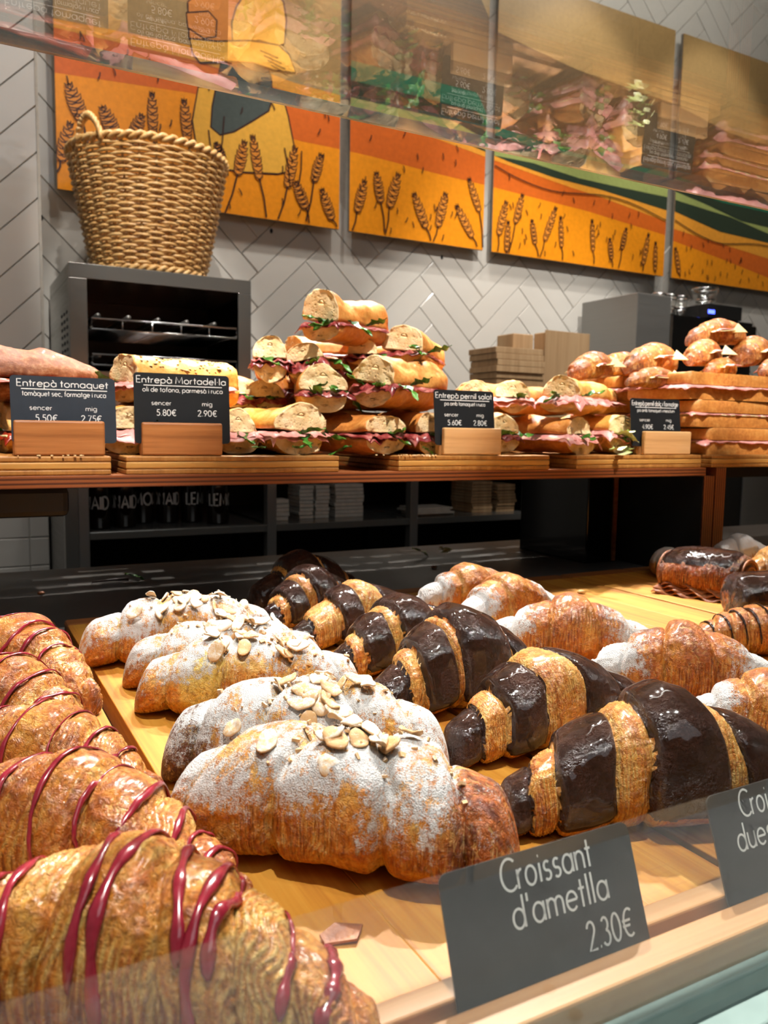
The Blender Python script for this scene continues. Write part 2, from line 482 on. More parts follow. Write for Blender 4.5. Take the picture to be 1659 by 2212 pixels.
def crumb():
    t = NT('bread_crumb'); v = t.coord('Object')
    vo = t.vor(v, 330); n = t.noise(v, 70, 4); vo2 = t.vor(v, 140)
    c = t.ramp(n, [(0.3, (222, 184, 126)), (0.55, (238, 208, 158)), (0.75, (246, 224, 182))])
    c = t.mix(t.rng(vo2, 0.06, 0.2, 0.45, 0.0), c, lin((196, 150, 92)))
    h = t.math('ADD', t.rng(vo, 0.0, 0.4, 0, 0.6), t.rng(vo2, 0.0, 0.3, 0, 1.2))
    return t.set(color=c, rough=0.85, normal=t.bump(h, 0.6, 0.0012), sss=0.0)
M['crumb'] = crumb()
def crust(name, a, b, c, flour=0.0, rough=0.5):
    t = NT(name); v = t.coord('Object')
    n = t.noise(v, 15, 4, 0.6); n2 = t.noise(v, 150, 4, 0.7)
    f = t.math('ADD', t.math('MULTIPLY', n, 0.6), t.math('MULTIPLY', n2, 0.4))
    col = t.ramp(f, [(0.34, a), (0.5, b), (0.64, c)])
    if flour: col = t.mix(t.rng(n2, 0.5, 0.7, 0, flour), col, lin((232, 206, 166)))
    return t.set(color=col, rough=rough, normal=t.bump(t.math('ADD', n2, n), 0.5, 0.002), coat=0.08)
M['crust'] = crust('golden_crust', (150, 78, 28), (198, 124, 54), (222, 160, 84))
M['crust_pale'] = crust('pale_golden_crust', (186, 112, 40), (222, 158, 70), (238, 190, 110))
M['crust_dark'] = crust('dark_crust', (84, 40, 18), (136, 74, 36), (172, 104, 56), 0.15, 0.65)
M['toast'] = crust('toasted_slice_edge', (164, 92, 36), (204, 134, 62), (226, 170, 96))
def meat(name, a, b, c, rough=0.35):
    t = NT(name); v = t.coord('Object'); n = t.noise(v, 55, 4, 0.6, 0.8)
    return t.set(color=t.ramp(n, [(0.32, a), (0.5, b), (0.68, c)]), rough=rough, spec=0.5, sss=0.0)
M['ham'] = meat('cooked_ham', (206, 124, 116), (228, 154, 146), (240, 190, 180))
M['cured'] = meat('cured_ham', (92, 22, 26), (140, 50, 50), (206, 140, 128))
M['cheese'] = meat('pale_cheese', (232, 210, 146), (240, 222, 166), (246, 234, 190), 0.45)
M['salad'] = meat('rocket_leaf', (34, 72, 20), (58, 112, 32), (96, 150, 56), 0.35)
M['lettuce'] = meat('pale_lettuce', (168, 190, 96), (206, 216, 146), (232, 234, 196), 0.4)
M['tomato'] = meat('dried_tomato', (120, 26, 14), (160, 50, 24), (190, 80, 40))
M['seed'] = plain('sesame_seed', (226, 190, 128), 0.5)

# ------------------------------------------------------------------ pastry generator
PAL = np.array([[lin(c)[i] for i in range(3)] for c in
                ((242, 198, 108), (226, 148, 50), (196, 104, 30), (132, 66, 24), (68, 30, 12))])
def palette(t):
    t = np.clip(t, 0, 1) * (len(PAL) - 1)
    i = np.clip(t.astype(int), 0, len(PAL) - 2); f = (t - i)[..., None]
    return PAL[i] * (1 - f) + PAL[i + 1] * f

class Roll:
    """a rolled pastry lying along local x, base on z=0; surface given by (s,th): s -1..1 along, th around (0 = +y, pi/2 = up)"""
    def __init__(q, L, R, seed, edges, pw=2.0, qw=0.8, end=0.3, cap=0.9, hz=1.0, bz=0.75, wy=1.0, bend=0.0, skew=0.08,
                 mixc=0.55, gd=0.10, gw=0.02, lam=0.0004, lamf=150, bl=0.0008, blf=120, low=(), lowd=0.06, lift=0.0, twist=0.0):
        q.__dict__.update(locals()); q.edges = np.array(edges, float)
        q.low = np.array([1.0 if i in low else 0.0 for i in range(len(edges) + 1)])
    def env(q, s):
        a = np.clip(np.abs(s), 0, 1)
        return q.end + (1 - q.end) * (1 - a ** q.pw) ** q.qw
    def seff(q, s, th):
        c, sn = np.cos(th), np.sin(th)
        w = vnoise(s * 2.5 + 9, c * 1.2, sn * 1.2, q.seed + 3) * 0.03
        return s + q.skew * c * (0.5 + 0.5 * np.abs(s)) * np.where(s < 0, -1, 1) + w
    def bands(q, s, th):
        se = q.seff(s, th)
        E = np.concatenate([[-1.25], q.edges, [1.25]])
        k = np.clip(np.searchsorted(E, se) - 1, 0, len(E) - 2)
        lo, hi = E[k], E[k + 1]
        return se, k, lo, hi, (se - lo) / (hi - lo), np.minimum(se - lo, hi - se)
    def surf(q, s, th, smooth=False):
        a = np.abs(s)
        se, k, lo, hi, t, d = q.bands(s, th)
        c, sn = np.cos(th), np.sin(th)
        cen = np.clip((lo + hi) / 2, -1, 1)
        env = q.env(s)
        capf = np.sqrt(np.clip(1 - (np.clip(a - q.cap, 0, 1) / (1 - q.cap)) ** 2, 0, 1))
        body = q.mixc * np.minimum(q.env(cen), env * 1.25) + (1 - q.mixc) * env
        g = np.exp(-(d / q.gw) ** 2)
        edge_inner = (d < 0.2)
        r = body * (1 - q.gd * g) * (1 + 0.05 * np.sin(np.pi * np.clip(t, 0, 1)))
        r = r * (1 - q.lowd * q.low[k])
        r = q.R * r * capf
        px, py, pz = s * q.L / 2, c * q.R, sn * q.R
        big = fbm(px * 28, py * 28, pz * 28, 2, q.seed)
        r = r * (1 + 0.07 * big)
        if not smooth:
            ph = fbm(px * 45, py * 45, pz * 45, 2, q.seed + 5)
            patch = sstep(-0.15, 0.35, fbm(px * 38 + 5, py * 38, pz * 38, 2, q.seed + 7) + 0.5 * q.low[k] + 0.35 * np.exp(-(d / (q.gw * 3)) ** 2) - 0.25 * np.clip(sn, 0, 1))
            w = se * q.lamf / 6.2832 * (1 + 0.12 * ph) + 2.2 * ph
            saw = w - np.floor(w)                                   # terraced sheets: slow rise, sharp drop
            lm = (np.where(saw < 0.8, saw / 0.8, (1 - saw) / 0.2) - 0.55) * patch
            b0 = fbm(px * q.blf, py * q.blf, pz * q.blf, 3, q.seed + 11)
            b1 = 0.6 - 2.4 * np.abs(b0)                              # ridged: soft blisters between sharp creases
            b1 = b1 * (1 - 0.6 * patch)
            bb = np.clip(fbm(px * 55, py * 55, pz * 55, 2, q.seed + 13), -0.3, 1)
            r = r + (lm * q.lam * 1.3 + b1 * q.bl * 0.55 + bb * q.bl * 1.1 + 0.00035 * fbm(px * 270, py * 270, pz * 270, 2, q.seed + 15)) * np.minimum(1, capf * 1.5)
        else:
            lm = 0 * s; patch = 0 * s; b1 = fbm(px * q.blf * 0.7, py * q.blf * 0.7, pz * q.blf * 0.7, 2, q.seed + 11); r = r + (b1 * q.bl * 0.9 + 0.00022 * fbm(px * 260, py * 260, pz * 260, 2, q.seed + 15)) * capf
        rl = q.R * env * capf
        z = np.where(sn > 0, r * q.hz * np.abs(sn) ** 0.92, -r * q.bz * np.abs(sn) ** 0.8)
        z = z + rl * q.bz + q.lift * (a ** 2)
        z = np.maximum(z, 0.0002 + 0.0006 * (1 + sn) * 0)
        y = r * q.wy * np.sign(c) * np.abs(c) ** 0.9 + q.bend * q.L * (s * s - 0.3) + q.twist * q.L * s * s * s
        x = px
        q._aux = (se, k, t, d, lm, b1, sn, g, patch)
        return np.stack([x, y, z], -1)
    def normal(q, s, th, smooth=False):
        e = 0.008
        a = q.surf(np.clip(s + e, -1, 1), th, True) - q.surf(np.clip(s - e, -1, 1), th, True)
        b = q.surf(s, th + 0.03, True) - q.surf(s, th - 0.03, True)
        n = np.cross(a, b)
        l = np.linalg.norm(n, axis=-1, keepdims=True)
        return n / np.maximum(l, 1e-12)
    def grid(q, nu, nv):
        # denser towards the ends
        u = np.linspace(-1, 1, nu); s = np.sign(u) * (1 - (1 - np.abs(u)) ** 1.25)
        th = np.linspace(-np.pi, np.pi, nv, endpoint=False)
        return np.meshgrid(s, th, indexing='ij')
    def body(q, nu, nv, tone=0.42, top=0.22, vary=0.25, lampale=0.35, sugar=None, paint=None):
        S, T = q.grid(nu, nv)
        P = q.surf(S, T)
        se, k, t, d, lm, b1, sn, g, patch = q._aux
        n1 = fbm(S * 6 + 3, np.cos(T) * 2, sn * 2, 3, q.seed + 21)
        n2 = fbm(S * 22, np.cos(T) * 6, sn * 6, 3, q.seed + 31)
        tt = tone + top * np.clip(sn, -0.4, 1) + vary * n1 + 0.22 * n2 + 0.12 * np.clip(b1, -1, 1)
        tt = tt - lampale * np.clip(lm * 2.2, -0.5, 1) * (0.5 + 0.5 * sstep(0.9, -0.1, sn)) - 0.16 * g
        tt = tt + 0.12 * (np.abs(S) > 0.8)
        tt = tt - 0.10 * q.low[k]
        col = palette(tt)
        su = np.zeros_like(S) if sugar is None else sugar(S, T, sn, n1, n2)
        if paint is not None: col = paint(S, T, sn, n1, n2, col)
        if sugar is not None: P = P + 0  # dusting stays in the material
        F = grid_faces(nu, nv, True)
        return mesh_np('pastry_body', P, [F[:, ::-1]], (), None, True,
                       {'Col': col.reshape(-1, 3), 'sugar': np.clip(su, 0, 1).ravel(),
                        'lam': np.clip(patch * (0.25 + 0.75 * sstep(0.95, 0.0, sn)), 0, 1).ravel()})
    def outward(q, s, th):
        P = q.surf(s, th, True)
        n = q.normal(s, th)
        c = q.surf(s, th * 0 + np.pi / 2, True) * 0.5 + q.surf(s, th * 0 - np.pi / 2, True) * 0.5
        c[..., 1] = q.bend * q.L * (s * s - 0.3) + q.twist * q.L * s ** 3
        sg = np.sign(np.sum((P - c) * n, -1, keepdims=True)); sg[sg == 0] = 1
        return n * sg
    def shell(q, e0, e1, h, nu=40, nv=70, th0=-0.5, th1=math.pi + 0.5, ragged=0.012):
        """coating patch over one band: s runs from e0 to e1 (in band coordinates)"""
        T = np.linspace(th0, th1, nv)[None, :].repeat(nu, 0)
        f = np.linspace(0, 1, nu)[:, None].repeat(nv, 1)
        w0 = e0 + ragged * vnoise(T * 3, T * 0 + e0 * 7, T * 0, q.seed + 41)
        w1 = e1 + ragged * vnoise(T * 3, T * 0 + e1 * 9, T * 0, q.seed + 43)
        tgt = w0 + (w1 - w0) * f
        s = tgt.copy()
        for _ in range(4): s = np.clip(s - (q.seff(s, T) - tgt), -0.999, 0.999)
        P = q.surf(s, T, True); N = q.outward(s, T)
        ef = np.minimum(f, 1 - f); et = np.minimum(T - th0, th1 - T)
        hh = h * (sstep(0, 0.10, ef) * sstep(0, 0.25, et) * 1.5 - 0.5)
        P = P + N * (hh + 0.0007)[..., None]
        P[..., 2] = np.maximum(P[..., 2], 0.0004)
        return mesh_np('coating', P, [grid_faces(nu, nv)], (), None, True)
    def tubepath(q, pts, r, n=6):
        """pts: (s,th) list -> tube lying on the surface"""
        pts = np.array(pts, float)
        s, th = pts[:, 0], pts[:, 1]
        P = q.surf(s, th, True); N = q.outward(s, th)
        rr = r * (0.8 + 0.3 * vnoise(np.arange(len(s)) * 0.35, s * 0, s * 0, q.seed + 3))
        rr[0] *= 0.5; rr[-1] *= 0.4
        Tn = np.gradient(P, axis=0); Tn /= np.maximum(np.linalg.norm(Tn, axis=1, keepdims=True), 1e-9)
        B = np.cross(Tn, N)
        V = []
        for j in range(n):
            a = 2 * np.pi * j / n
            V.append(P + N * (0.0006 + rr * (0.30 + 0.62 * math.sin(a)))[:, None] + B * (rr * 1.35 * math.cos(a))[:, None])
        V = np.stack(V, 1)
        k = len(s)
        F = grid_faces(k, n, True)
        return mesh_np('drizzle', V, [F, np.array([list(range(n))[::-1], [(k - 1) * n + j for j in range(n)]])], (), None, True)

def finish(me, m):
    me.materials.append(m); return me

def edges_sym(n, seed, jit=0.03, first=0.16):
    """2n edges symmetric about the middle: the middle band is the widest"""
    r = random.Random(seed)
    e = []; x = first; w = (0.92 - first) / max(1, n - 1 + 0.3)
    for i in range(n):
        e.append(x + r.uniform(-jit, jit)); x += w * (1.1 - 0.2 * i / n)
    return sorted([-a + r.uniform(-jit, jit) for a in e]) + e

def place(name, label, cat, group, x, y, ang, z=0.0, tilt=0.0):
    return thing(name, label, cat, (x, y, z), (0, tilt, math.radians(ang)), group)

# ---- raspberry croissants
def raspberry(label, x, y, ang, L, R, seed, bend, hi=True, lines=(), z=0.0, tone=0.26, dw=1.0):
    t = place('raspberry_croissant', label, 'croissant', 'raspberry glazed croissants on the first tray', x, y, ang, z)
    q = Roll(L, R, seed, edges_sym(4, seed, 0.025, 0.17), pw=1.35, qw=0.95, end=0.36, cap=0.94, hz=1.1, bz=0.72, bend=bend, skew=0.10,
             mixc=0.6, gd=0.10, gw=0.022, lam=0.0010, lamf=170, bl=0.0013, blf=110, low=(2, 6), lowd=0.02)
    nu, nv = (340, 180) if dw > 1.2 else (250, 140)
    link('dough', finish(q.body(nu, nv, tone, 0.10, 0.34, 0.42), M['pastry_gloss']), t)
    rr = random.Random(seed)
    for i, (s0, th0, th1, dr) in enumerate(lines):
        k = 26
        w = rr.uniform(0, 6)
        pts = [(s0 + dr * (j / k) + 0.02 * math.sin(w + 7 * j / k), th0 + (th1 - th0) * j / k) for j in range(k + 1)]
        link('raspberry_drizzle', finish(q.tubepath(pts, (0.00120 + 0.0004 * rr.random()) * dw), M['jam']), t)
    return t

# ---- almond croissants
FLAKES = []
def flake_mesh(i):
    r = random.Random(100 + i); n = 14; V = []; F = []
    a, b = 0.0070 * r.uniform(0.75, 1.15), 0.0049 * r.uniform(0.8, 1.1); h = 0.0006; bend = r.uniform(-0.0016, 0.0022)
    for lv, (k, z) in enumerate(((1.0, -h), (1.03, 0.0), (0.96, h), (0.5, h * 1.2))):
        for j in range(n):
            q = 2 * math.pi * j / n
            x, y = a * k * math.cos(q) * (1 + 0.12 * math.cos(q)), b * k * math.sin(q) * (1 + 0.08 * math.sin(3 * q + i))
            V.append((x, y, z + bend * (x / a) ** 2 + 0.0005 * math.sin(5 * x / a + i)))
    for lv in range(3):
        for j in range(n): F.append((lv * n + j, lv * n + (j + 1) % n, (lv + 1) * n + (j + 1) % n, (lv + 1) * n + j))
    F.append(tuple(range(n))[::-1]); F.append(tuple(3 * n + j for j in range(n)))
    return MB().add(V, F, True).mesh('almond_flake', M['almond'])
for i in range(5): FLAKES.append(flake_mesh(i))

def almond_croissant(label, x, y, ang, L, R, seed, bend, flakes, hi=True, burn=0.0, burnl=0.0, custard=False, tone=0.26):
    t = place('almond_croissant', label, 'croissant', 'almond croissants dusted with sugar on the second tray', x, y, ang)
    q = Roll(L, R, seed, [-0.60 + 0.04 * math.sin(seed), -0.18, 0.24, 0.60 + 0.04 * math.cos(seed)], pw=2.2, qw=0.8, end=0.50, cap=0.84, hz=1.0, bz=0.68, wy=1.12, bend=bend,
             skew=0.14, mixc=0.45, gd=0.13, gw=0.035, lam=0.0004, lamf=190, bl=0.0012, blf=90)
    def sug(S, T, sn, n1, n2):
        d = sstep(-0.15, 0.85, sn + 0.35 * n1 + 0.2 * n2) * (0.74 + 0.55 * n1)
        if burn: d = d * (1 - 0.75 * sstep(0.58, 0.70, S))
        return d
    def paint(S, T, sn, n1, n2, col):
        if burn:
            f = (sstep(0.60, 0.72, S + 0.08 * n1) * burn)[..., None]
            g2 = sstep(-0.25, 0.35, n2)[..., None]
            col = col * (1 - f) + (np.array(lin((190, 98, 34))[:3]) * (1 - g2) + np.array(lin((104, 40, 16))[:3]) * g2) * f
        if burnl:
            f = (sstep(-0.5, -0.66, S + 0.08 * n1) * burnl)[..., None]
            col = col * (1 - f) + np.array(lin((70, 28, 14))[:3]) * f
        if custard:
            f = (sstep(0.24, 0.12, np.hypot(S + 0.40, (T - (-0.35 + math.pi)) * 0.25) + 0.06 * n2))[..., None]
            f = np.maximum(f, sstep(0.26, 0.12, np.hypot(S + 0.42, (T + math.pi + 0.35 - 0.0) * 0.22) + 0.06 * n2)[..., None])
            col = col * (1 - f) + np.array(lin((238, 206, 104))[:3]) * f
        return col
    nu, nv = (280, 160) if burn else (230, 136)
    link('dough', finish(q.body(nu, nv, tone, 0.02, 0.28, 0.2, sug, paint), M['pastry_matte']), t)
    rr = random.Random(seed * 3)
    for i in range(flakes):
        s = rr.gauss(0.08, 0.24); th = math.pi / 2 + rr.gauss(0.22, 0.42)
        s = max(-0.6, min(0.8, s)); sa, ta = np.array([s]), np.array([th])
        P = q.surf(sa, ta, True)[0]; N = Vector(q.outward(sa, ta)[0])
        N = (N + Vector((rr.uniform(-.5, .5), rr.uniform(-.5, .5), 0)) * 0.8).normalized()
        o = link('almond_flake', FLAKES[i % 5], t)
        mt = N.to_track_quat('Z', 'X').to_matrix().to_4x4() @ Matrix.Rotation(rr.uniform(0, 6.28), 4, 'Z')
        mt.translation = Vector(P) + N * (0.0012 + 0.0028 * rr.random())
        o.matrix_local = mt
    # loose chopped almond between the flakes
    mb = MB()
    for i in range(46):
        s = max(-.7, min(.85, rr.gauss(0.1, 0.3))); th = math.pi / 2 + rr.gauss(0.2, 0.45)
        sa, ta = np.array([s]), np.array([th]); P = Vector(q.surf(sa, ta, True)[0]) + Vector(q.outward(sa, ta)[0]) * 0.0006
        z = rr.uniform(0.0007, 0.0019)
        mb.box(-z, z, -z * 0.7, z * 0.7, -z * 0.4, z * 0.4, 0, 0, Matrix.Translation(P) @ Matrix.Rotation(rr.uniform(0, 6), 4, Vector((rr.random(), rr.random(), 1))))
    tag(mb.build('almond_crumbs', M['almond'], t), kind='stuff')
    return t

# ---- chocolate striped croissants
def choc_croissant(label, x, y, ang, L, R, seed, bend, hi=True, bands=None, hz=1.12):
    t = place('chocolate_croissant', label, 'croissant', 'chocolate striped croissants in the middle', x, y, ang)
    e = bands or [-0.80, -0.64, -0.34, -0.19, 0.19, 0.33, 0.62, 0.80]
    rr = random.Random(seed); e = [v + rr.uniform(-0.03, 0.03) for v in e]
    low = tuple(i for i in range(1, len(e), 2))
    q = Roll(L, R, seed, e, pw=1.25, qw=1.0, end=0.34, cap=0.93, hz=hz, bz=0.72, bend=bend, skew=0.07, mixc=0.5, gd=0.07, gw=0.018,
             lam=0.0008, lamf=330, bl=0.0009, blf=120, low=low, lowd=0.055)
    nu, nv = (240, 130) if hi else (180, 100)
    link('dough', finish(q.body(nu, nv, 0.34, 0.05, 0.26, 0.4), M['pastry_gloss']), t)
    E = [-1.18] + e + [1.18]
    for i in range(0, len(E) - 1, 2):
        link('chocolate_band', finish(q.shell(E[i] - 0.006, E[i + 1] + 0.006, 0.0011, 36 if hi else 24, 64 if hi else 44), M['choc']), t)
    return t

# ---- plain croissants with sugared tips
def sugar_croissant(label, x, y, ang, L, R, seed, bend, hi=True, tone=0.5, name='sugar_tip_croissant', group='golden croissants with sugared tips', lo=0.18, z=0.0, full=False):
    t = place(name, label, 'croissant', group, x, y, ang, z)
    q = Roll(L, R, seed, edges_sym(3, seed, 0.03, 0.20), pw=1.3, qw=0.95, end=0.34, cap=0.93, hz=1.14, bz=0.72, bend=bend, skew=0.09, mixc=0.6,
             gd=0.09, gw=0.02, lam=0.0007, lamf=190, bl=0.0011, blf=100, low=(), lowd=0)
    def sug(S, T, sn, n1, n2):
        if full: return sstep(-0.1, 0.5, sn + 0.2 * n1) * 1.1
        return sstep(lo, lo + 0.55, np.abs(S) + 0.14 * n1) * sstep(-0.2, 0.5, sn + 0.3 * n1) * 1.05
    nu, nv = (240, 130) if hi else (170, 96)
    link('dough', finish(q.body(nu, nv, tone - 0.12, 0.10, 0.30, 0.3, sug), M['pastry_gloss']), t)
    return t

# ---- chocolate drizzled croissant
def drizzle_croissant(label, x, y, ang, L, R, seed, bend):
    t = place('drizzled_croissant', label, 'croissant', 'croissants with fine chocolate drizzle', x, y, ang)
    q = Roll(L, R, seed, edges_sym(4, seed, 0.02, 0.15), pw=1.7, qw=0.8, end=0.32, cap=0.93, hz=1.0, bz=0.72, bend=bend, skew=0.1, mixc=0.6,
             gd=0.08, gw=0.02, lam=0.0008, lamf=200, bl=0.0008, blf=120)
    link('dough', finish(q.body(180, 100, 0.32, 0.08, 0.2, 0.3), M['pastry_gloss']), t)
    for i in range(9):
        s0 = -0.8 + i * 0.19
        pts = [(s0 + 0.10 * j / 20, -0.1 + (math.pi + 0.2) * j / 20) for j in range(21)]
        link('chocolate_drizzle', finish(q.tubepath(pts, 0.0009), M['choc']), t)
    return t

# ---- chocolate rolls with spiral ends
def choc_roll(label, x, y, ang, L, R, seed, flaky=True):  # flaky: open spiral ends and spread sheets
    t = place('chocolate_roll', label, 'pastry', 'chocolate glazed rolls by the far upright', x, y, ang)
    q = Roll(L, R, seed, [-0.95, 0.95], pw=6, qw=0.4, end=0.75, cap=0.93, hz=1.0, bz=0.7, wy=1.2, skew=0.02, mixc=0.1, gd=0.03, gw=0.02,
             lam=0.0006, lamf=120, bl=0.0009, blf=90)
    link('dough', finish(q.body(150, 100, 0.62, 0.1, 0.2, 0.2), M['pastry_gloss']), t)
    link('chocolate_glaze', finish(q.shell(-0.86 if flaky else -1.02, 0.80 if flaky else 1.02, 0.0012, 60, 60, 0.25 if flaky else -0.3, math.pi - (0.5 if flaky else -0.3)), M['choc']), t)
    # spiral end
    for sx in ((-1, 1) if flaky else ()):
        mb = MB(); pts = []; rads = []
        for j in range(70):
            a = j * 0.26; f = j / 70
            rad = R * (0.95 - 0.8 * f)
            pts.append((sx * (L / 2 * 0.985 - 0.001 + 0.002 * f), rad * 1.1 * math.cos(a), R * 0.72 + rad * 0.86 * math.sin(a))); rads.append(0.0022 * (1 - 0.4 * f))
        mb.tube(pts, rads, 6)
        mb.build('spiral_layers', M['layers'], t)
    if flaky:
        # flaky skirt of pastry sheets spreading at the base
        for i in range(4):
            n = 60; V = []
            w0 = R * 0.75; w1 = R * (1.55 - 0.1 * i)
            for a in range(n):
                f = a / (n - 1); xx = (f - 0.5) * L * (0.95 - 0.05 * i)
                for b in range(5):
                    g = b / 4
                    yy = -(w0 + (w1 - w0) * g) - 0.003 * math.sin(f * 19 + i * 2) * g
                    zz = 0.002 + 0.0035 * i + 0.006 * (1 - g) + 0.0022 * math.sin(f * 23 + i * 1.7) * g
                    V.append((xx, yy, zz))
            F = grid_faces(n, 5)
            me = mesh_np('flaky_sheet', np.array(V), [F], [M['layers']], None, True)
            o = link('flaky_sheet', me, t)
            md = o.modifiers.new('thick', 'SOLIDIFY'); md.thickness = 0.0012
    return t
M['layers'] = crust('flaky_layers', (110, 52, 22), (164, 92, 44), (206, 140, 84), 0, 0.5)

# ------------------------------------------------------------------ stroke lettering
def _arc(cx, cy, rx, ry, a0, a1, n=14):
    return [(cx + rx * math.cos(math.radians(a0 + (a1 - a0) * i / n)), cy + ry * math.sin(math.radians(a0 + (a1 - a0) * i / n))) for i in range(n + 1)]
_o = lambda cx=.3: _arc(cx, .3, .3, .3, 0, 360, 20)
_dot = lambda x, y: [(x - .03, y), (x + .03, y)]
GL = {
 'a': (.72, [_o(), [(.6, 0), (.6, .6)]]), 'b': (.72, [[(0, 0), (0, 1)], _o()]), 'c': (.60, [_arc(.3, .3, .3, .3, 50, 310)]),
 'd': (.72, [_o(), [(.6, 0), (.6, 1)]]), 'e': (.70, [[(0.02, .32), (.6, .32)] , _arc(.3, .3, .3, .3, 4, 318)]),
 'f': (.40, [[(.12, 0), (.12, .78)] + _arc(.32, .78, .2, .2, 180, 80, 6), [(-.02, .6), (.32, .6)]]),
 'g': (.72, [_o(), [(.6, .6), (.6, -.08)] + _arc(.32, -.08, .28, .22, 0, -150, 8)]),
 'i': (.20, [[(.05, 0), (.05, .6)], _dot(.05, .82)]), 'l': (.20, [[(.05, 0), (.05, 1)]]),
 'm': (.98, [[(0, 0), (0, .6)], [(0, .38)] + _arc(.215, .38, .215, .2, 180, 0, 8) + [(.43, 0)], [(.43, .38)] + _arc(.645, .38, .215, .2, 180, 0, 8) + [(.86, 0)]]),
 'n': (.62, [[(0, 0), (0, .6)], [(0, .36)] + _arc(.25, .36, .25, .22, 180, 0, 8) + [(.5, 0)]]),
 'o': (.72, [_o()]), 'p': (.72, [[(0, -.34), (0, .6)], _o()]), 'q': (.72, [_o(), [(.6, -.34), (.6, .6)]]),
 'r': (.38, [[(0, 0), (0, .6)], [(0, .34)] + _arc(.24, .34, .24, .24, 180, 85, 6)]),
 's': (.50, [_arc(.2, .44, .17, .15, 40, 260, 8) + _arc(.2, .15, .19, .15, 90, -140, 8)]),
 't': (.36, [[(.12, 0), (.12, .88)], [(-.04, .6), (.3, .6)]]),
 'u': (.62, [[(0, .6), (0, .25)] + _arc(.25, .25, .25, .24, 180, 360, 8) + [(.5, .6)], [(.5, 0), (.5, .6)]]),
 'E': (.62, [[(.5, 0), (0, 0), (0, 1), (.5, 1)], [(0, .5), (.42, .5)]]), 'M': (1.05, [[(0, 0), (.1, 1), (.46, .15), (.82, 1), (.92, 0)]]),
 'C': (.85, [_arc(.5, .5, .5, .5, 48, 312, 18)]), 'L': (.55, [[(0, 1), (0, 0), (.45, 0)]]), 'A': (.85, [[(0, 0), (.38, 1), (.76, 0)], [(.13, .33), (.63, .33)]]),
 'I': (.2, [[(.05, 0), (.05, 1)]]), 'D': (.82, [[(0, 0), (0, 1)] + _arc(.2, .5, .5, .5, 90, -90, 12) + [(0, 0)]]),
 'N': (.85, [[(0, 0), (0, 1), (.68, 0), (.68, 1)]]), 'O': (1.1, [_arc(.5, .5, .5, .5, 0, 360, 22)]),
 '0': (.66, [_arc(.27, .47, .27, .47, 0, 360, 20)]), '2': (.58, [_arc(.23, .70, .23, .24, 170, -40, 10) + [(0, 0), (.5, 0)]]),
 '3': (.56, [_arc(.2, .71, .2, .22, 150, -80, 10), _arc(.2, .25, .24, .25, 85, -150, 12)]), '4': (.6, [[(.4, 0), (.4, .94), (0, .28), (.54, .28)]]),
 '5': (.56, [[(.44, .94), (.1, .94), (.06, .54)] + _arc(.2, .29, .25, .29, 118, -140, 12)]), '6': (.58, [_arc(.25, .27, .25, .27, 0, 360, 16), [(.36, .94), (.06, .4)]]),
 '7': (.54, [[(0, .94), (.46, .94), (.1, 0)]]), '8': (.56, [_arc(.24, .70, .2, .23, 0, 360, 14), _arc(.24, .24, .24, .24, 0, 360, 14)]),
 '9': (.58, [_arc(.25, .66, .25, .27, 0, 360, 16), [(.14, 0), (.44, .54)]]),
 '€': (.72, [_arc(.42, .47, .36, .47, 55, 305, 14), [(-.04, .56), (.5, .56)], [(-.04, .38), (.46, .38)]]),
 '.': (.2, [_dot(.05, .03)]), ',': (.24, [[(.08, .05), (.02, -.14)]]), '·': (.2, [_dot(.05, .42)]), "'": (.18, [[(.05, 1), (.05, .74)]]), ' ': (.24, []),
}
GL['à'] = (GL['a'][0], GL['a'][1] + [[(.16, .92), (.36, .74)]])
GL['ç'] = (GL['c'][0], GL['c'][1] + [[(.3, 0), (.28, -.14), (.36, -.22), (.22, -.28)]])
def text_width(s, track=0.09): return sum(GL[c][0] + track for c in s) - track
def ribbon(mb, pts, w, plane):
    n = len(pts)
    closed = n > 3 and math.hypot(pts[0][0] - pts[-1][0], pts[0][1] - pts[-1][1]) < 1e-6
    V = []; F = []
    for i in range(n):
        a = pts[i - 1] if i > 0 else (pts[-2] if closed else pts[i])
        b = pts[i + 1] if i < n - 1 else (pts[1] if closed else pts[i])
        dx, dy = b[0] - a[0], b[1] - a[1]; l = math.hypot(dx, dy) or 1
        nx, ny = -dy / l * w, dx / l * w
        V += [plane(pts[i][0] + nx, pts[i][1] + ny), plane(pts[i][0] - nx, pts[i][1] - ny)]
    for i in range(n - 1): F.append((2 * i, 2 * i + 1, 2 * i + 3, 2 * i + 2))
    mb.add(V, F, False)
def write(mb, s, size, cx, z, plane, xs=1.0, wt=0.05, align='c'):
    w = text_width(s) * size * xs
    x = cx - (w / 2 if align == 'c' else (w if align == 'r' else 0))
    for ch in s:
        adv, st = GL[ch]
        for p in st:
            ribbon(mb, [(x + a * size * xs, z + b * size) for a, b in p], wt * size, plane)
        x += (adv + 0.09) * size * xs

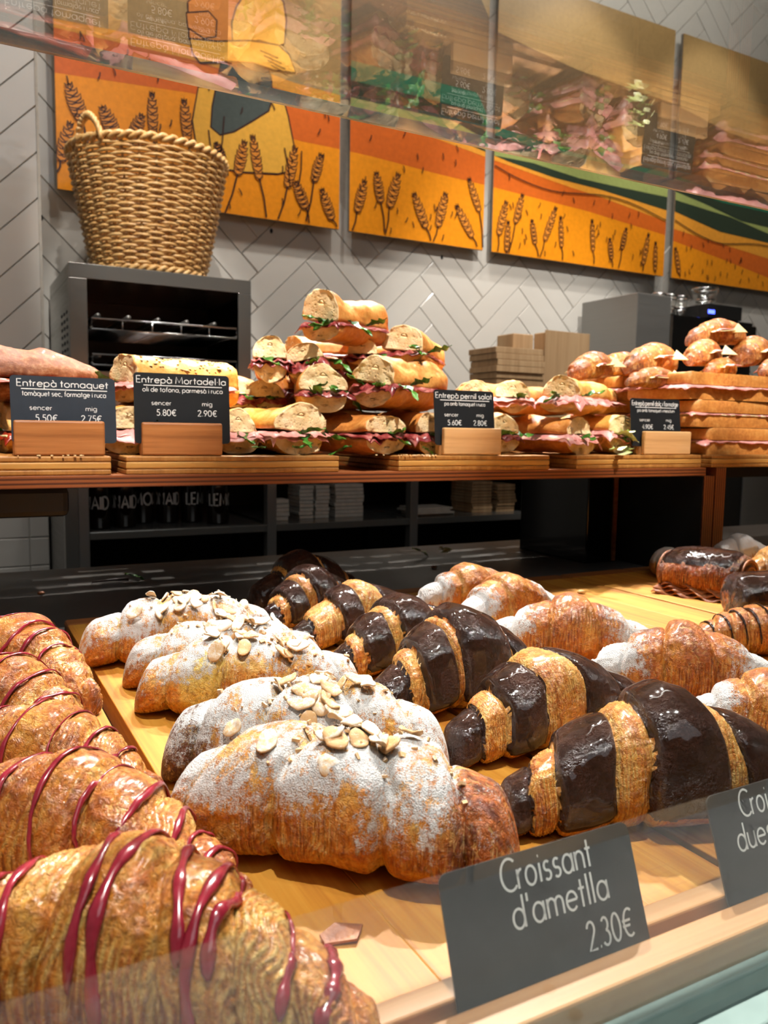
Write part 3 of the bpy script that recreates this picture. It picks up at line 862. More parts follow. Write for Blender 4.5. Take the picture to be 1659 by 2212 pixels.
def rrect(w, h, r, n=5):
    P = []
    for cx, cy, a in ((w / 2 - r, h - r, 0), (-w / 2 + r, h - r, 90), (-w / 2 + r, r, 180), (w / 2 - r, r, 270)):
        P += _arc(cx, cy, r, r, a, a + 90, n)
    return P
def price_card(name, label, loc, yaw, lean, w, h, lines, mat, group, rule=None):
    """card standing in local XZ plane, front towards -y"""
    t = thing(name, label, 'price card', loc, (math.radians(-lean), 0, math.radians(yaw)), group)
    mb = MB(); P = rrect(w, h, 0.004); n = len(P); th = 0.0008
    V = [(p[0], 0, p[1]) for p in P] + [(p[0], th, p[1]) for p in P]
    mb.add(V, [tuple(range(n))[::-1], tuple(range(n, 2 * n))] + [(i, (i + 1) % n, n + (i + 1) % n, n + i) for i in range(n)])
    mb.build('card', mat, t)
    pl = lambda a, b: (a, -0.00025, b)
    for (s, size, cx, z, xs, wt) in lines:
        m2 = MB(); write(m2, s, size, cx, z, pl, xs, wt); m2.build('lettering', M['ink'], t)
    if rule:
        m2 = MB(); ribbon(m2, [(rule[0], rule[2]), (rule[1], rule[2])], rule[3], pl); m2.build('underline', M['ink'], t)
    return t

# ------------------------------------------------------------------ bread and fillings
def bread_half(L, w, h, seed, up=True, cut1=False, taper=0.3, cutslant=0.0):
    nu, nv, nf, K = 44, 30, 9, 9
    f = np.linspace(0, 1, nu)
    th = np.linspace(0, np.pi, nv)
    dome = np.stack([np.cos(th) * w / 2, h * np.sin(th) ** 0.8], -1)
    flat = np.stack([np.linspace(-w / 2, w / 2, nf + 2)[1:-1], np.zeros(nf)], -1)
    loop = np.concatenate([dome, flat]); m = len(loop)
    p = np.ones(nu)
    if not cut1:
        g = np.clip((f - (1 - taper)) / taper, 0, 1); p = np.sqrt(np.clip(1 - g ** 2.2, 0.0, 1)) * 0.98 + 0.02
    X = np.repeat((f * L)[:, None], m, 1)
    Y = loop[None, :, 0] * p[:, None]; Z = loop[None, :, 1] * p[:, None]
    n = fbm(X * 26 + seed, Y * 30, Z * 30, 3, seed) - 0.05
    isd = np.zeros(m); isd[:nv] = np.sin(th) ** 0.3
    sc = 1 + 0.30 * n * isd[None, :]
    Y = Y * sc; Z = Z * sc + 0.0015 * n * (1 - isd)[None, :]
    edge = np.exp(-X / 0.006)
    X = X + (0.0035 * fbm(Y * 130, Z * 130, Y * 0 + seed, 2, seed + 2)) * edge + cutslant * Z * edge
    if not up: Z = -Z
    V = [np.stack([X, Y, Z], -1).reshape(-1, 3)]
    F = [grid_faces(nu, m, True)]
    jj = np.tile(np.arange(m), nu - 1); mi = [np.where((jj >= nv - 1), 1, 0)]
    off = nu * m
    for end in ([0, nu - 1] if cut1 else [0]):
        ring = V[0].reshape(nu, m, 3)[end]; cen = ring.mean(0) + np.array([0, 0, (0.12 * h) * (1 if up else -1)])
        base = end * m; prev = np.arange(m) + base
        for k in range(1, K):
            a = (1 - k / K)
            R_ = cen + (ring - cen) * a
            R_[:, 0] = cen[0] + (ring[:, 0] - cen[0]) * a ** 5
            hole = fbm(R_[:, 1] * 170, R_[:, 2] * 170, R_[:, 0] * 0 + seed * 1.3, 3, seed + 9)
            dz = (0.0008 * hole + 0.006 * np.clip(hole - 0.30, 0, 1)) * (1 - 0.75 * (k / K) ** 2)
            R_[:, 0] += (dz + 0.0006) * (1 if end == 0 else -1)
            V.append(R_); cur = np.arange(m) + off; off += m
            q = np.stack([prev, np.roll(prev, -1), np.roll(cur, -1), cur], -1)
            F.append(q[:, ::-1] if end == 0 else q); mi.append(np.ones(m, int)); prev = cur
        V.append(cen[None, :]); c = off; off += 1
        q = np.stack([prev, np.roll(prev, -1), np.full(m, c)], -1)
        F.append(q); mi.append(np.ones(m, int))
    # quads first, triangles last keep one array per size
    return np.concatenate(V), F, np.concatenate(mi)
def bread_mesh(mats, *a, **k):
    V, F, mi = bread_half(*a, **k)
    return mesh_np('bread', V, F, mats, mi, True)
def sheet_mesh(L, w, seed, amp, droop, over=0.006, th=0.0012, ragged=0.004):
    nx, ny = 34, 22
    x = np.linspace(-over, L, nx)[:, None].repeat(ny, 1); v = np.linspace(-1, 1, ny)[None, :].repeat(nx, 0)
    y = v * (w / 2 + over * 0.7) + (seed % 5 - 2) * 0.0012 + ragged * fbm(x * 60, v * 0.5, v * 0 + seed, 2, seed)
    x = x + ragged * 1.2 * fbm(y * 90, v * 0 + 2, v * 0 + seed, 2, seed + 5) * (x < 0.01)
    out = np.clip(np.abs(y) - w / 2, 0, 1) + np.clip(-x, 0, 1)
    wav = np.sin(y * 420 + seed + 3 * fbm(x * 30, y * 60, y * 0, 2, seed)) * np.exp(-np.abs(x) / 0.012) + 0.4 * np.sin(x * 190 + seed * 2) * np.abs(v) ** 4
    z = amp * wav - droop * out + 0.0008 * fbm(x * 50, y * 50, y * 0, 2, seed + 8)
    top = np.stack([x, y, z + th / 2], -1).reshape(-1, 3); bot = np.stack([x, y, z - th / 2], -1).reshape(-1, 3)
    F = grid_faces(nx, ny); n = nx * ny
    idx = np.arange(n).reshape(nx, ny)
    b = np.concatenate([idx[0, :], idx[1:, -1], idx[-1, -2::-1], idx[-2:0:-1, 0]])
    side = np.stack([b, np.roll(b, -1), np.roll(b, -1) + n, b + n], -1)
    return np.concatenate([top, bot]), [F[:, ::-1], F + n, side]
def sheet(name, mat, parent, z, *a, **k):
    V, F = sheet_mesh(*a, **k)
    return link(name, mesh_np(name, V, F, [mat], None, True), parent, (0, 0, z))
LEAVES = []
def leaf_mesh(seed, L=0.034, W=0.014, pale=False):
    n = 16; V = []; r = random.Random(seed)
    c1, c2 = r.uniform(-0.5, 0.9), r.uniform(-0.6, 0.6)
    for i in range(n):
        t = i / (n - 1)
        wv = W / 2 * (0.10 + (math.sin(math.pi * min(1, t * 1.05)) ** 0.7) * (0.55 + 0.45 * math.cos(t * 19 + seed))) * (0.25 if t < 0.25 else 1)
        for s in (-1, -0.5, 0, 0.5, 1):
            V.append((t * L, s * wv + 0.004 * c2 * t * t, 0.004 * abs(s) * (0.4 + 0.3 * math.sin(t * 9 + seed)) - c1 * L * t * t * 0.6 + 0.0012 * math.sin(t * 14 + s * 2)))
    F = grid_faces(n, 5)
    V = np.array(V); nn = len(V); V2 = V.copy(); V2[:, 2] -= 0.0004
    return mesh_np('leaf', np.concatenate([V, V2]), [F[:, ::-1], F + nn], [M['lettuce'] if pale else M['salad']], None, True)
for i in range(6): LEAVES.append(leaf_mesh(i))
PALE = [leaf_mesh(20 + i, 0.034, 0.026, True) for i in range(3)]

def sandwich(label, group, loc, psi, L, w, ht, hb, seed, fill='cured', crust='crust', greens=2, cheese=False, pitch=0.0, roll=0.0, gape=0.0, cut1=False, pale=0, seeds=0, gapz=0.006, taper=0.3):
    t = thing('baguette_sandwich', label, 'sandwich', loc, (math.radians(roll), math.radians(-pitch), math.radians(90 - psi)), group)
    mats = [M[crust], M['crumb']]
    zb = hb
    link('bottom_bread', bread_mesh(mats, L, w, hb, seed, False, cut1, taper), t, (0, 0, zb))
    zt = zb + gapz
    top = link('top_bread', bread_mesh(mats, L * 0.99, w * 0.98, ht, seed + 50, True, cut1, taper), t, (0.001, 0, zt), (math.radians(gape), 0, 0))
    if fill:
        mat = M[fill]; nm = {'cured': 'cured_ham', 'ham': 'ham_slice', 'tomato': 'dried_tomato'}[fill]
        for i in range(3 if fill == 'ham' else 2):
            sheet(nm, mat, t, zb + 0.0015 + i * 0.0017, L * 0.93, w, seed + i * 7, 0.0016 if fill == 'ham' else 0.0022, 0.45 + 0.35 * ((seed + i) % 3), 0.004 + 0.003 * i)
    if cheese: sheet('cheese_slice', M['cheese'], t, zb + 0.0008, L * 0.9, w, seed + 77, 0.0003, 0.25, 0.004, 0.0022, 0.001)
    rr = random.Random(seed + 1)
    for i in range(greens + pale):
        src = LEAVES[(seed + i) % 6] if i < greens else PALE[(seed + i) % 3]
        if i % 2 == 0: px, py, rz = rr.uniform(-0.008, 0.002), rr.uniform(-w * 0.42, w * 0.36), rr.uniform(140, 230)
        else: px, py, rz = rr.uniform(0.005, L * 0.5), -w * 0.44, rr.uniform(230, 300)
        o = link('rocket_leaf' if i < greens else 'lettuce_leaf', src, t, (px + 0.008, py, zb + gapz * 0.6 + rr.uniform(0, .002)), (rr.uniform(-.6, .6), rr.uniform(-0.2, 0.4), math.radians(rz)))
        o.scale = (1.1, 1.1, 1.1)
    if seeds:
        V = top.data.vertices; mb = MB()
        for i in range(seeds):
            v = V[rr.randrange(3, 40) * 39 + rr.randrange(5, 25)].co
            big = rr.random() < 0.06; a = 0.0034 if big else rr.uniform(0.0013, 0.0019)
            mb.lathe([(0.0001, 0.0008), (a * 0.8, 0.0007), (a, 0.0002), (a * 0.7, -0.0004)], 7, (v.x + rr.uniform(-.0015, .0015), v.y, v.z + 0.0003))
        tag(mb.build('bread_seeds', M['seed'], top), kind='stuff')
    return t

def ham_croissant(label, loc, ang, L, R, seed, tilt=0.0, cheese=True, flip=1):
    t = thing('ham_croissant', label, 'croissant', loc, (0, math.radians(tilt), math.radians(ang)), 'ham and cheese croissants piled on the sandwich shelf')
    q = Roll(L, R, seed, edges_sym(3, seed, 0.03, 0.18), pw=1.8, qw=0.8, end=0.34, cap=0.92, hz=0.95, bz=0.72, bend=0.06 * flip, skew=0.1, mixc=0.6,
             gd=0.10, gw=0.022, lam=0.0009, lamf=170, bl=0.0010, blf=120, low=(2, 4), lowd=0.02)
    link('dough', finish(q.body(120, 72, 0.46, 0.10, 0.25, 0.25), M['pastry_gloss']), t)
    zc = R * 0.78
    for nm, mat, w, dz, dr in (('ham_slice', M['ham'], R * 2.05, 0.001, 0.35), ('cheese_slice', M['cheese'], R * 2.0, -0.0018, 0.2)):
        V, F = sheet_mesh(L * 0.34, w, seed + int(dz * 3e3), 0.0006, dr, 0.007, 0.0013, 0.005)
        V[:, 0] -= L * 0.20
        o = link(nm, mesh_np(nm, V, F, [mat], None, True), t, (0, 0, zc + dz), (math.radians(-8), 0, math.radians(6 if nm[0] == 'h' else -5)))
    if cheese:
        mb = MB(); mb.prism([(0, 0), (0.026, 0.004), (0.004, 0.018)], -0.0012, 0.0012)
        mb.build('cheese_corner', M['cheese'], t, (L * 0.05 * flip, -R * 1.05, zc - 0.002), (math.radians(62), math.radians(12), math.radians(-70)))
    return t

PANELS = [(0.3031, 1.1936), (1.2311, 1.7860), (1.8253, 2.7274), (2.7750, 3.6350)]
PANEL_Z = (0.8711, 1.8701)
WHEAT = [[((0.3385, 1.1665), (0.3751, 1.0697), (0.3792, 1.0218), 0.0197), ((0.3423, 1.0598), (0.3124, 0.9489), (0.303, 0.9168), 0.0155), ((0.4297, 1.1212), (0.4672, 1.0426), (0.4823, 1.0007), 0.0197), ((0.5443, 1.1198), (0.5123, 1.0453), (0.5009, 1.0038), 0.0155), ((0.5737, 1.1888), (0.5747, 1.0671), (0.5741, 1.0162), 0.0127), ((0.6692, 1.1879), (0.6794, 1.0681), (0.6832, 1.021), 0.0141), ((0.7663, 1.0792), (0.7912, 1.0321), (0.8059, 0.9855), 0.0127), ((0.8607, 1.1), (0.8361, 0.993), (0.7949, 0.8683), 0.0155), ((0.8867, 1.1215), (0.9098, 0.9903), (0.9333, 0.8755), 0.0141), ((1.0318, 1.1112), (1.0049, 0.9803), (0.9731, 0.8764), 0.0155), ((1.1241, 1.105), (1.0981, 1.0135), (1.0707, 0.882), 0.0141), ((1.0323, 1.0034), (1.0705, 0.9236), (1.0824, 0.8776), 0.0169), ((1.1267, 0.9941), (1.1666, 0.8992), (1.184, 0.8787), 0.0155)],
         [((1.2869, 1.0456), (1.2583, 0.9374), (1.2415, 0.8739), 0.0155), ((1.3311, 1.0801), (1.3508, 0.9812), (1.3672, 0.8835), 0.0155), ((1.4186, 1.0894), (1.384, 0.9703), (1.3709, 0.8793), 0.0169), ((1.4817, 1.033), (1.5362, 0.9193), (1.5567, 0.8782), 0.0155), ((1.615, 1.0527), (1.5847, 0.9304), (1.5665, 0.8778), 0.0155), ((1.662, 1.0172), (1.7367, 0.9117), (1.7585, 0.8809), 0.0141), ((1.7136, 1.1196), (1.7647, 1.0068), (1.7836, 0.8805), 0.0127)],
         [((1.8856, 1.0622), (1.8539, 0.9346), (1.8518, 0.8749), 0.0141), ((1.9606, 1.0985), (1.9299, 0.9885), (1.9037, 0.8757), 0.0127), ((1.897, 0.991), (1.8926, 0.8796), (1.8929, 0.8728), 0.0113), ((2.0088, 1.0109), (2.0285, 0.9214), (2.0463, 0.878), 0.0113), ((2.1247, 1.0736), (2.0732, 0.9408), (2.0533, 0.8753), 0.0127), ((2.1496, 1.0419), (2.16, 0.9246), (2.167, 0.8773), 0.0098), ((2.3121, 1.0511), (2.3238, 0.9293), (2.3314, 0.8808), 0.0098), ((2.4103, 0.9908), (2.4253, 0.9095), (2.4322, 0.8787), 0.0113), ((2.4993, 1.0426), (2.4788, 0.9564), (2.4655, 0.8786), 0.0113), ((2.6264, 1.0362), (2.6029, 0.9064), (2.6019, 0.8816), 0.0113), ((2.669, 1.0072), (2.6744, 0.8891), (2.6749, 0.8815), 0.0098)],
         [((2.7886, 0.9983), (2.8189, 0.8944), (2.8257, 0.8794), 0.0113)]]
BAND_LOW = [(0.3046, 1.1882), (0.702, 1.212), (1.0366, 1.1338), (1.1916, 1.1328), (1.3087, 1.13), (1.5995, 1.1131), (1.7926, 1.1071), (1.8971, 1.101), (2.286, 1.0818), (2.7268, 1.043), (2.7725, 1.0255), (3.0884, 0.983), (3.4073, 0.9339), (3.9102, 0.8718)]
BAND_MID = [(0.3075, 1.309), (0.7029, 1.3091), (1.0359, 1.275), (1.19, 1.272), (1.3786, 1.2569), (1.5361, 1.2376), (1.8313, 1.2011), (2.1836, 1.1612), (2.3637, 1.145), (2.7227, 1.0999), (2.7689, 1.0752), (3.3989, 1.0195), (3.8971, 0.9831)]
BAND_TOP = [(0.3081, 1.3338), (0.7032, 1.3493), (1.0357, 1.3107), (1.1897, 1.3058), (1.4148, 1.2821), (1.6055, 1.2547), (1.8952, 1.2066), (2.1195, 1.1828), (2.3546, 1.1744), (2.7195, 1.1452), (2.7748, 1.1471), (3.0633, 1.0988), (3.392, 1.09), (3.8868, 1.0714)]
HILL1 = [(1.4894, 1.2776), (1.6846, 1.2689), (1.8138, 1.218), (2.0042, 1.2211), (2.2362, 1.2009), (2.4588, 1.1991), (2.7156, 1.1998), (2.8938, 1.1868), (3.1333, 1.1701), (3.3879, 1.1313), (3.8829, 1.1044)]
HILL2 = [(1.6435, 1.3063), (1.8124, 1.259), (1.9369, 1.2471), (2.187, 1.2336), (2.3556, 1.2429), (2.5863, 1.2368), (2.7129, 1.2373), (2.9505, 1.2046), (3.196, 1.1623), (3.3853, 1.1581), (3.879, 1.1373)]
HILL3 = [(1.7426, 1.3604), (1.8112, 1.2917), (2.0017, 1.2785), (2.2089, 1.267), (2.4295, 1.2619), (2.7111, 1.2616), (2.8893, 1.2444), (3.0676, 1.2251), (3.3789, 1.2238), (3.8713, 1.2028)]
HILL4 = [(1.7404, 1.4244), (1.81, 1.3243), (2.0004, 1.3087), (2.2076, 1.293), (2.4276, 1.2941), (2.7085, 1.2989), (2.8862, 1.2827), (3.0646, 1.2605), (3.3749, 1.2646), (3.8662, 1.2463)]
DRESS = [(0.7137, 1.2333), (0.6942, 1.132), (0.7147, 1.0057), (0.8483, 1.0034), (0.9727, 1.0174), (1.0176, 1.0332), (1.0302, 1.108), (1.0073, 1.2049), (0.9912, 1.2518), (0.9408, 1.277)]
VEST = [(0.7867, 1.3275), (0.7717, 1.2561), (0.7567, 1.1848), (0.7519, 1.1222), (0.7812, 1.104), (0.8259, 1.1218), (0.8867, 1.1652), (0.9409, 1.2064), (0.9533, 1.2443), (0.9501, 1.3071), (0.933, 1.3595)]
LOAF_A = [(0.6831, 1.4705), (0.7187, 1.5125), (0.8497, 1.5527), (0.8419, 1.4354), (0.8268, 1.3705), (0.7317, 1.345), (0.6864, 1.3654)]
LOAF_B = [(0.6786, 1.4391), (0.7469, 1.4597), (0.7727, 1.4392), (0.7696, 1.3913), (0.7319, 1.3773), (0.6824, 1.3977)]
SHAWL = [(0.6892, 1.3674), (0.7753, 1.3791), (0.8794, 1.4057), (0.9718, 1.413), (1.0097, 1.3933), (1.0323, 1.3414), (0.9563, 1.3337), (0.8869, 1.3411), (0.8192, 1.3291), (0.7199, 1.3047), (0.6959, 1.3276)]
ROUND = [(0.8224, 1.3899), (0.8196, 1.4437), (0.8346, 1.4948), (0.8646, 1.543), (0.9099, 1.5723), (0.9559, 1.5759), (0.9903, 1.5472), (0.9999, 1.4937), (0.9938, 1.4222), (0.9718, 1.4102), (0.9099, 1.4127), (0.8643, 1.3968)]

# ------------------------------------------------------------------ the setting
def struct(name, mb, mats, label=None): return tag(mb.build(name, mats), label, None, None, 'structure')

WALL_Y = 2.6; COLY = 2.3; COLX = 0.231
floor = struct('floor', MB().box(-2, 5.2, -2.2, 2.62, -1.04, -1.0), M['floor'], 'grey floor of the bakery')
wall_back = struct('wall_back', MB().box(0.1, 5.0, WALL_Y, WALL_Y + 0.1, -1.0, 2.6), M['grout'], 'back wall of glazed white herringbone tiles')
wall_left = struct('wall_left', MB().box(-1.5, COLX - 0.004, COLY, WALL_Y + 0.1, -1.0, 2.6), M['grout'], 'tiled pillar projecting from the back wall at the left')

struct('ceiling', MB().box(-2, 5.2, -2.2, 2.7, 2.7, 2.75), M['wallpaint'], 'pale shop ceiling')
struct('wall_right', MB().box(5.2, 5.3, -2.2, 2.7, -1.0, 2.7), M['wallpaint'], 'pale side wall')
struct('wall_front', MB().box(-2, 5.2, -2.3, -2.2, -1.0, 2.7), M['wallpaint'], 'pale wall on the customer side')

def clip_poly(P, x0, x1, z0, z1):
    for ax, lim, sg in ((0, x0, 1), (0, x1, -1), (1, z0, 1), (1, z1, -1)):
        Q = []
        for i in range(len(P)):
            a, b = P[i - 1], P[i]
            da, db = sg * (a[ax] - lim), sg * (b[ax] - lim)
            if (da >= 0) != (db >= 0):
                t = da / (da - db); Q.append((a[0] + (b[0] - a[0]) * t, a[1] + (b[1] - a[1]) * t))
            if db >= 0: Q.append(b)
        P = Q
        if len(P) < 3: return []
    return P
def area2(P): return abs(sum(P[i - 1][0] * P[i][1] - P[i][0] * P[i - 1][1] for i in range(len(P)))) / 2
def tile_mesh(P, th=0.006, bev=0.0016):
    """tile polygon in (x,z) about its centre, front towards -y, with a soft cushion edge"""
    n = len(P); cx = sum(p[0] for p in P) / n; cz = sum(p[1] for p in P) / n
    if sum(P[i - 1][0] * P[i][1] - P[i][0] * P[i - 1][1] for i in range(n)) < 0: P = P[::-1]
    def ins(d):
        return [(p[0] + (cx - p[0]) * min(0.9, d / max(1e-4, math.hypot(cx - p[0], cz - p[1]))), p[1] + (cz - p[1]) * min(0.9, d / max(1e-4, math.hypot(cx - p[0], cz - p[1])))) for p in P]
    V = [(p[0], 0.002, p[1]) for p in P] + [(p[0], -th + bev, p[1]) for p in P] + [(p[0], -th, p[1]) for p in ins(bev * 2.0)]
    F = []
    for l in range(2):
        for i in range(n): F.append((l * n + i, l * n + (i + 1) % n, (l + 1) * n + (i + 1) % n, (l + 1) * n + i))
    F.append(tuple(2 * n + i for i in range(n)))
    return MB().add(V, F, False).mesh('tile', M['tile'])
TILES = {}
def herringbone(wall, y, x0, x1, z0, z1, ox, oz, hide=(), mir=1):
    Wp, n = 0.0795, 4; g = 0.0022
    c = math.sqrt(0.5)
    def rot(a, b): return (ox + mir * (a - b) * c, oz + (a + b) * c)
    for i in range(-70, 70):
        for j in range(-12, 12):
            for kind in (0, 1):
                bx, by = (i + j * n, i - j * n)
                r = (bx, bx + n, by, by + 1) if kind == 0 else (bx + n, bx + n + 1, by + 1 - n, by + 1)
                a0, a1, b0, b1 = r[0] * Wp + g / 2, r[1] * Wp - g / 2, r[2] * Wp + g / 2, r[3] * Wp - g / 2
                P = [rot(a0, b0), rot(a1, b0), rot(a1, b1), rot(a0, b1)]
                if max(p[0] for p in P) < x0 or min(p[0] for p in P) > x1 or max(p[1] for p in P) < z0 or min(p[1] for p in P) > z1: continue
                if any(min(p[0] for p in P) > h[0] and max(p[0] for p in P) < h[1] and min(p[1] for p in P) > h[2] and max(p[1] for p in P) < h[3] for h in hide): continue
                Q = clip_poly(P, x0, x1, z0, z1)
                if len(Q) < 3 or area2(Q) < 3e-4: continue
                cx = sum(p[0] for p in Q) / len(Q); cz = sum(p[1] for p in Q) / len(Q)
                full = len(Q) == 4 and abs(area2(Q) - area2(P)) < 1e-7
                if full:
                    if (kind, mir) not in TILES: TILES[(kind, mir)] = tile_mesh([(p[0] - cx, p[1] - cz) for p in Q])
                    me = TILES[(kind, mir)]
                else: me = tile_mesh([(p[0] - cx, p[1] - cz) for p in Q])
                link('tile', me, wall, (cx, y, cz))
mz0, mz1 = PANEL_Z
hide = [(PANELS[0][0] - 0.0, PANELS[1][1], mz0, mz1), (PANELS[2][0], PANELS[3][1], mz0, mz1), (0.30, 0.74, 0.0, 0.58), (0.2, 5, -1, 0.17)]
herringbone(wall_back, WALL_Y, COLX, 4.3, 0.18, 2.25, 0.02, 0.03, hide)
herringbone(wall_left, COLY, -0.34, COLX, 0.13, 1.75, 0.035, 0.02, (), -1)
for a in range(4):
    for b in range(6):
        x1 = COLX - 0.048 - (a - 1) * 0.1 if a else COLX; x0 = COLX - 0.048 - a * 0.1
        z1 = 0.128 - b * 0.0755; z0 = z1 - 0.0755
        P = [(x0 + .001, z0 + .001), (x1 - .001, z0 + .001), (x1 - .001, z1 - .001), (x0 + .001, z1 - .001)]
        cx, cz = (x0 + x1) / 2, (z0 + z1) / 2
        link('tile', tile_mesh([(p[0] - cx, p[1] - cz) for p in P]), wall_left, (cx, COLY, cz))
tb = MB().box(COLX - 0.006, COLX + 0.001, COLY - 0.0075, COLY - 0.001, 0.13, 1.75, 0.001)
link('corner_bead', tb.mesh('corner_bead', M['grout']), wall_left)

for hx, hz in ((0.262, 0.793), (0.965, 0.845), (1.63, 0.835)):
    MB().add([(hx + 0.006 * math.cos(k), WALL_Y - 0.0067, hz + 0.009 * math.sin(k)) for k in (0, 1, 2, 3.2, 4.2, 5.2)][::-1], [(0, 1, 2, 3, 4, 5)]).build('plug_hole', M['black'], wall_back)

# ---- wall panels
def mat_print(name, c): return plain(name, c, 0.32)
PR = dict(base=mat_print('print_orange', (232, 142, 22)), burnt=mat_print('print_burnt_orange', (206, 98, 30)), sky=mat_print('print_sand', (168, 136, 88)),
          amber=mat_print('print_amber', (228, 152, 50)), dark=mat_print('print_dark_green', (46, 58, 44)), light=mat_print('print_light_green', (150, 160, 92)),
          teal=mat_print('print_teal', (44, 104, 76)), line=mat_print('print_brown_line', (58, 32, 26)), kern=mat_print('print_kernel', (218, 136, 48)),
          dress=mat_print('print_yellow', (226, 168, 62)), vest=mat_print('print_slate', (72, 80, 76)), loaf=mat_print('print_loaf', (214, 132, 58)), shawl=mat_print('print_shawl', (238, 176, 70)),
          brown=mat_print('print_brown', (104, 84, 60)))
PF = 2.556
M['panel_edge'] = plain('panel_edge_grey', (120, 112, 100), 0.5)
def lerp_line(B, x):
    for (xa, za), (xb, zb) in zip(B, B[1:]):
        if xa <= x <= xb: return za + (zb - za) * (x - xa) / (xb - xa)
    return B[0][1] if x < B[0][0] else B[-1][1]
plabels = ['orange mural panel with wheat ears and a figure in yellow, behind the basket', 'narrow orange mural panel with wheat ears, second from the pillar',
           'orange mural panel with wheat and rolling green hills, third from the pillar', 'orange mural panel with hills and dashes at the right edge']
for pi, (x0, x1) in enumerate(PANELS):
    t = thing('mural_panel', plabels[pi], 'wall panel', ((x0 + x1) / 2, PF, mz0), (0, 0, 0), 'orange mural panels on the tiled wall')
    tl = Vector(((x0 + x1) / 2, PF, mz0))
    def P_(mb, name, mat):
        mb.v = [(p[0] - tl.x, p[1] - tl.y, p[2] - tl.z) for p in mb.v]; return mb.build(name, mat, t)
    def band_(lo, hi, layer, mat, name):
        n = 44; V = []; F = []
        for i in range(n + 1):
            x = x0 + 0.0004 + (x1 - x0 - 0.0008) * i / n
            a = max(mz0 + .0004, min(mz1 - .0004, lo(x))); b = max(mz0 + .0004, min(mz1 - .0004, hi(x)))
            V += [(x - tl.x, -layer * 0.0003, min(a, b) - tl.z), (x - tl.x, -layer * 0.0003, b - tl.z)]
        for i in range(n): F.append((2 * i, 2 * i + 2, 2 * i + 3, 2 * i + 1))
        MB().add(V, F).build(name, mat, t)
    P_(MB().box(x0, x1, PF, PF + 0.012, mz0, mz1, 0.0015), 'board', M['panel_edge'])
    band_(lambda x: mz0, lambda x: mz1, 0.5, PR['base'], 'printed_field')
    L_ = lambda B: (lambda x: lerp_line(B, x))
    top = lambda x: mz1
    band_(L_(BAND_LOW), top, 1, PR['burnt'], 'printed_field')
    band_(L_(BAND_MID), top, 2, PR['amber'], 'printed_field')
    band_(L_(BAND_TOP), top, 3, PR['sky'] if pi < 1 else PR['dark'], 'printed_sky' if pi < 1 else 'printed_hill')
    if pi >= 1:
        band_(L_(HILL1), L_(HILL2), 4, PR['light'], 'printed_hill')
        band_(L_(HILL3), top, 5, PR['teal'], 'printed_hill')
        band_(L_(HILL4), top, 6, PR['brown'], 'printed_hill')
        band_(lambda x: lerp_line(HILL4, x) + 0.36 - 0.05 * (x - 1.2), top, 7, PR['sky'], 'printed_sky')
    # wheat
    lines = MB()
    plane = lambda a, b: (a - tl.x, -0.0034, b - tl.z)
    pl2 = lambda a, b: (a - tl.x, -0.0031, b - tl.z)
    rr = random.Random(pi + 5)
    for tip, bs, stem, hw in WHEAT[pi]:
        ear = MB()
        ax, az = tip[0] - bs[0], tip[1] - bs[1]; l = math.hypot(ax, az); ux, uz = ax / l, az / l; nx, nz = -uz, ux
        at = lambda u, v: (bs[0] + ux * u * l + nx * v, bs[1] + uz * u * l + nz * v)
        ribbon(ear, [stem, ((stem[0] + bs[0]) / 2 + 0.004, (stem[1] + bs[1]) / 2), bs], 0.0026, pl2)
        prof = lambda u: hw * (0.35 + 1.1 * math.sin(math.pi * min(1, 0.12 + u * 0.86)) ** 0.8) * 0.85
        k = 6
        for i in range(k):
            u0 = i / k; u1 = (i + 0.75) / k; w = prof(u1)
            for s in (-1, 1):
                ribbon(ear, [at(u0, 0), at((u0 + u1) / 2, s * w * 0.85), at(u1 + 0.06, s * w), at(u1, s * w * 0.5), at(u0 + 0.14, 0)], 0.0019, plane)
        ribbon(ear, [at(0.9, -hw * 0.2), at(1.04, 0), at(0.9, hw * 0.2)], 0.0022, plane)
        outl = [at(i / 10, prof(i / 10) * 0.85) for i in range(11)] + [at(1 - i / 10, -prof(1 - i / 10) * 0.85) for i in range(11)]
        ear.add([pl2(*p) for p in outl], [tuple(range(len(outl)))], False, 1)
        ear.build('printed_wheat_ear', [PR['line'], PR['kern']], t)
    for i in range(int(46 * (x1 - x0))):
        x = rr.uniform(x0 + 0.03, x1 - 0.03); z = rr.uniform(mz0 + 0.02, max(mz0 + 0.03, lerp_line(BAND_MID, x)))
        a = rr.uniform(-0.5, 0.5); q = 0.011
        ribbon(lines, [(x - q * math.sin(a), z - q * math.cos(a)), (x + 0.002, z), (x + q * math.sin(a), z + q * math.cos(a))], 0.0019, plane)
    if pi >= 2:
        ribbon(lines, [(x0 + 0.002 + (x1 - x0 - 0.004) * i / 20, lerp_line(BAND_TOP, x0 + (x1 - x0) * i / 20) - 0.035 - 0.02 * math.sin(i / 3)) for i in range(21)], 0.0022, plane)
    if pi == 0:
        for k, (nm, B, m) in enumerate((('printed_dress', DRESS, PR['dress']), ('printed_vest', VEST, PR['vest']), ('printed_loaf', LOAF_A, PR['loaf']), ('printed_loaf', LOAF_B, PR['loaf']), ('printed_round_loaf', ROUND, PR['shawl']), ('printed_shawl', SHAWL, PR['shawl']))):
            yy = -0.0013 - 0.00025 * k
            MB().add([(p[0] - tl.x, yy, p[1] - tl.z) for p in B], [tuple(range(len(B)))]).build(nm, m, t)
            ribbon(lines, B + [B[0]], 0.0026, lambda a, b: (a - tl.x, yy - 0.0001, b - tl.z))
        dx, dz = DRESS[1]
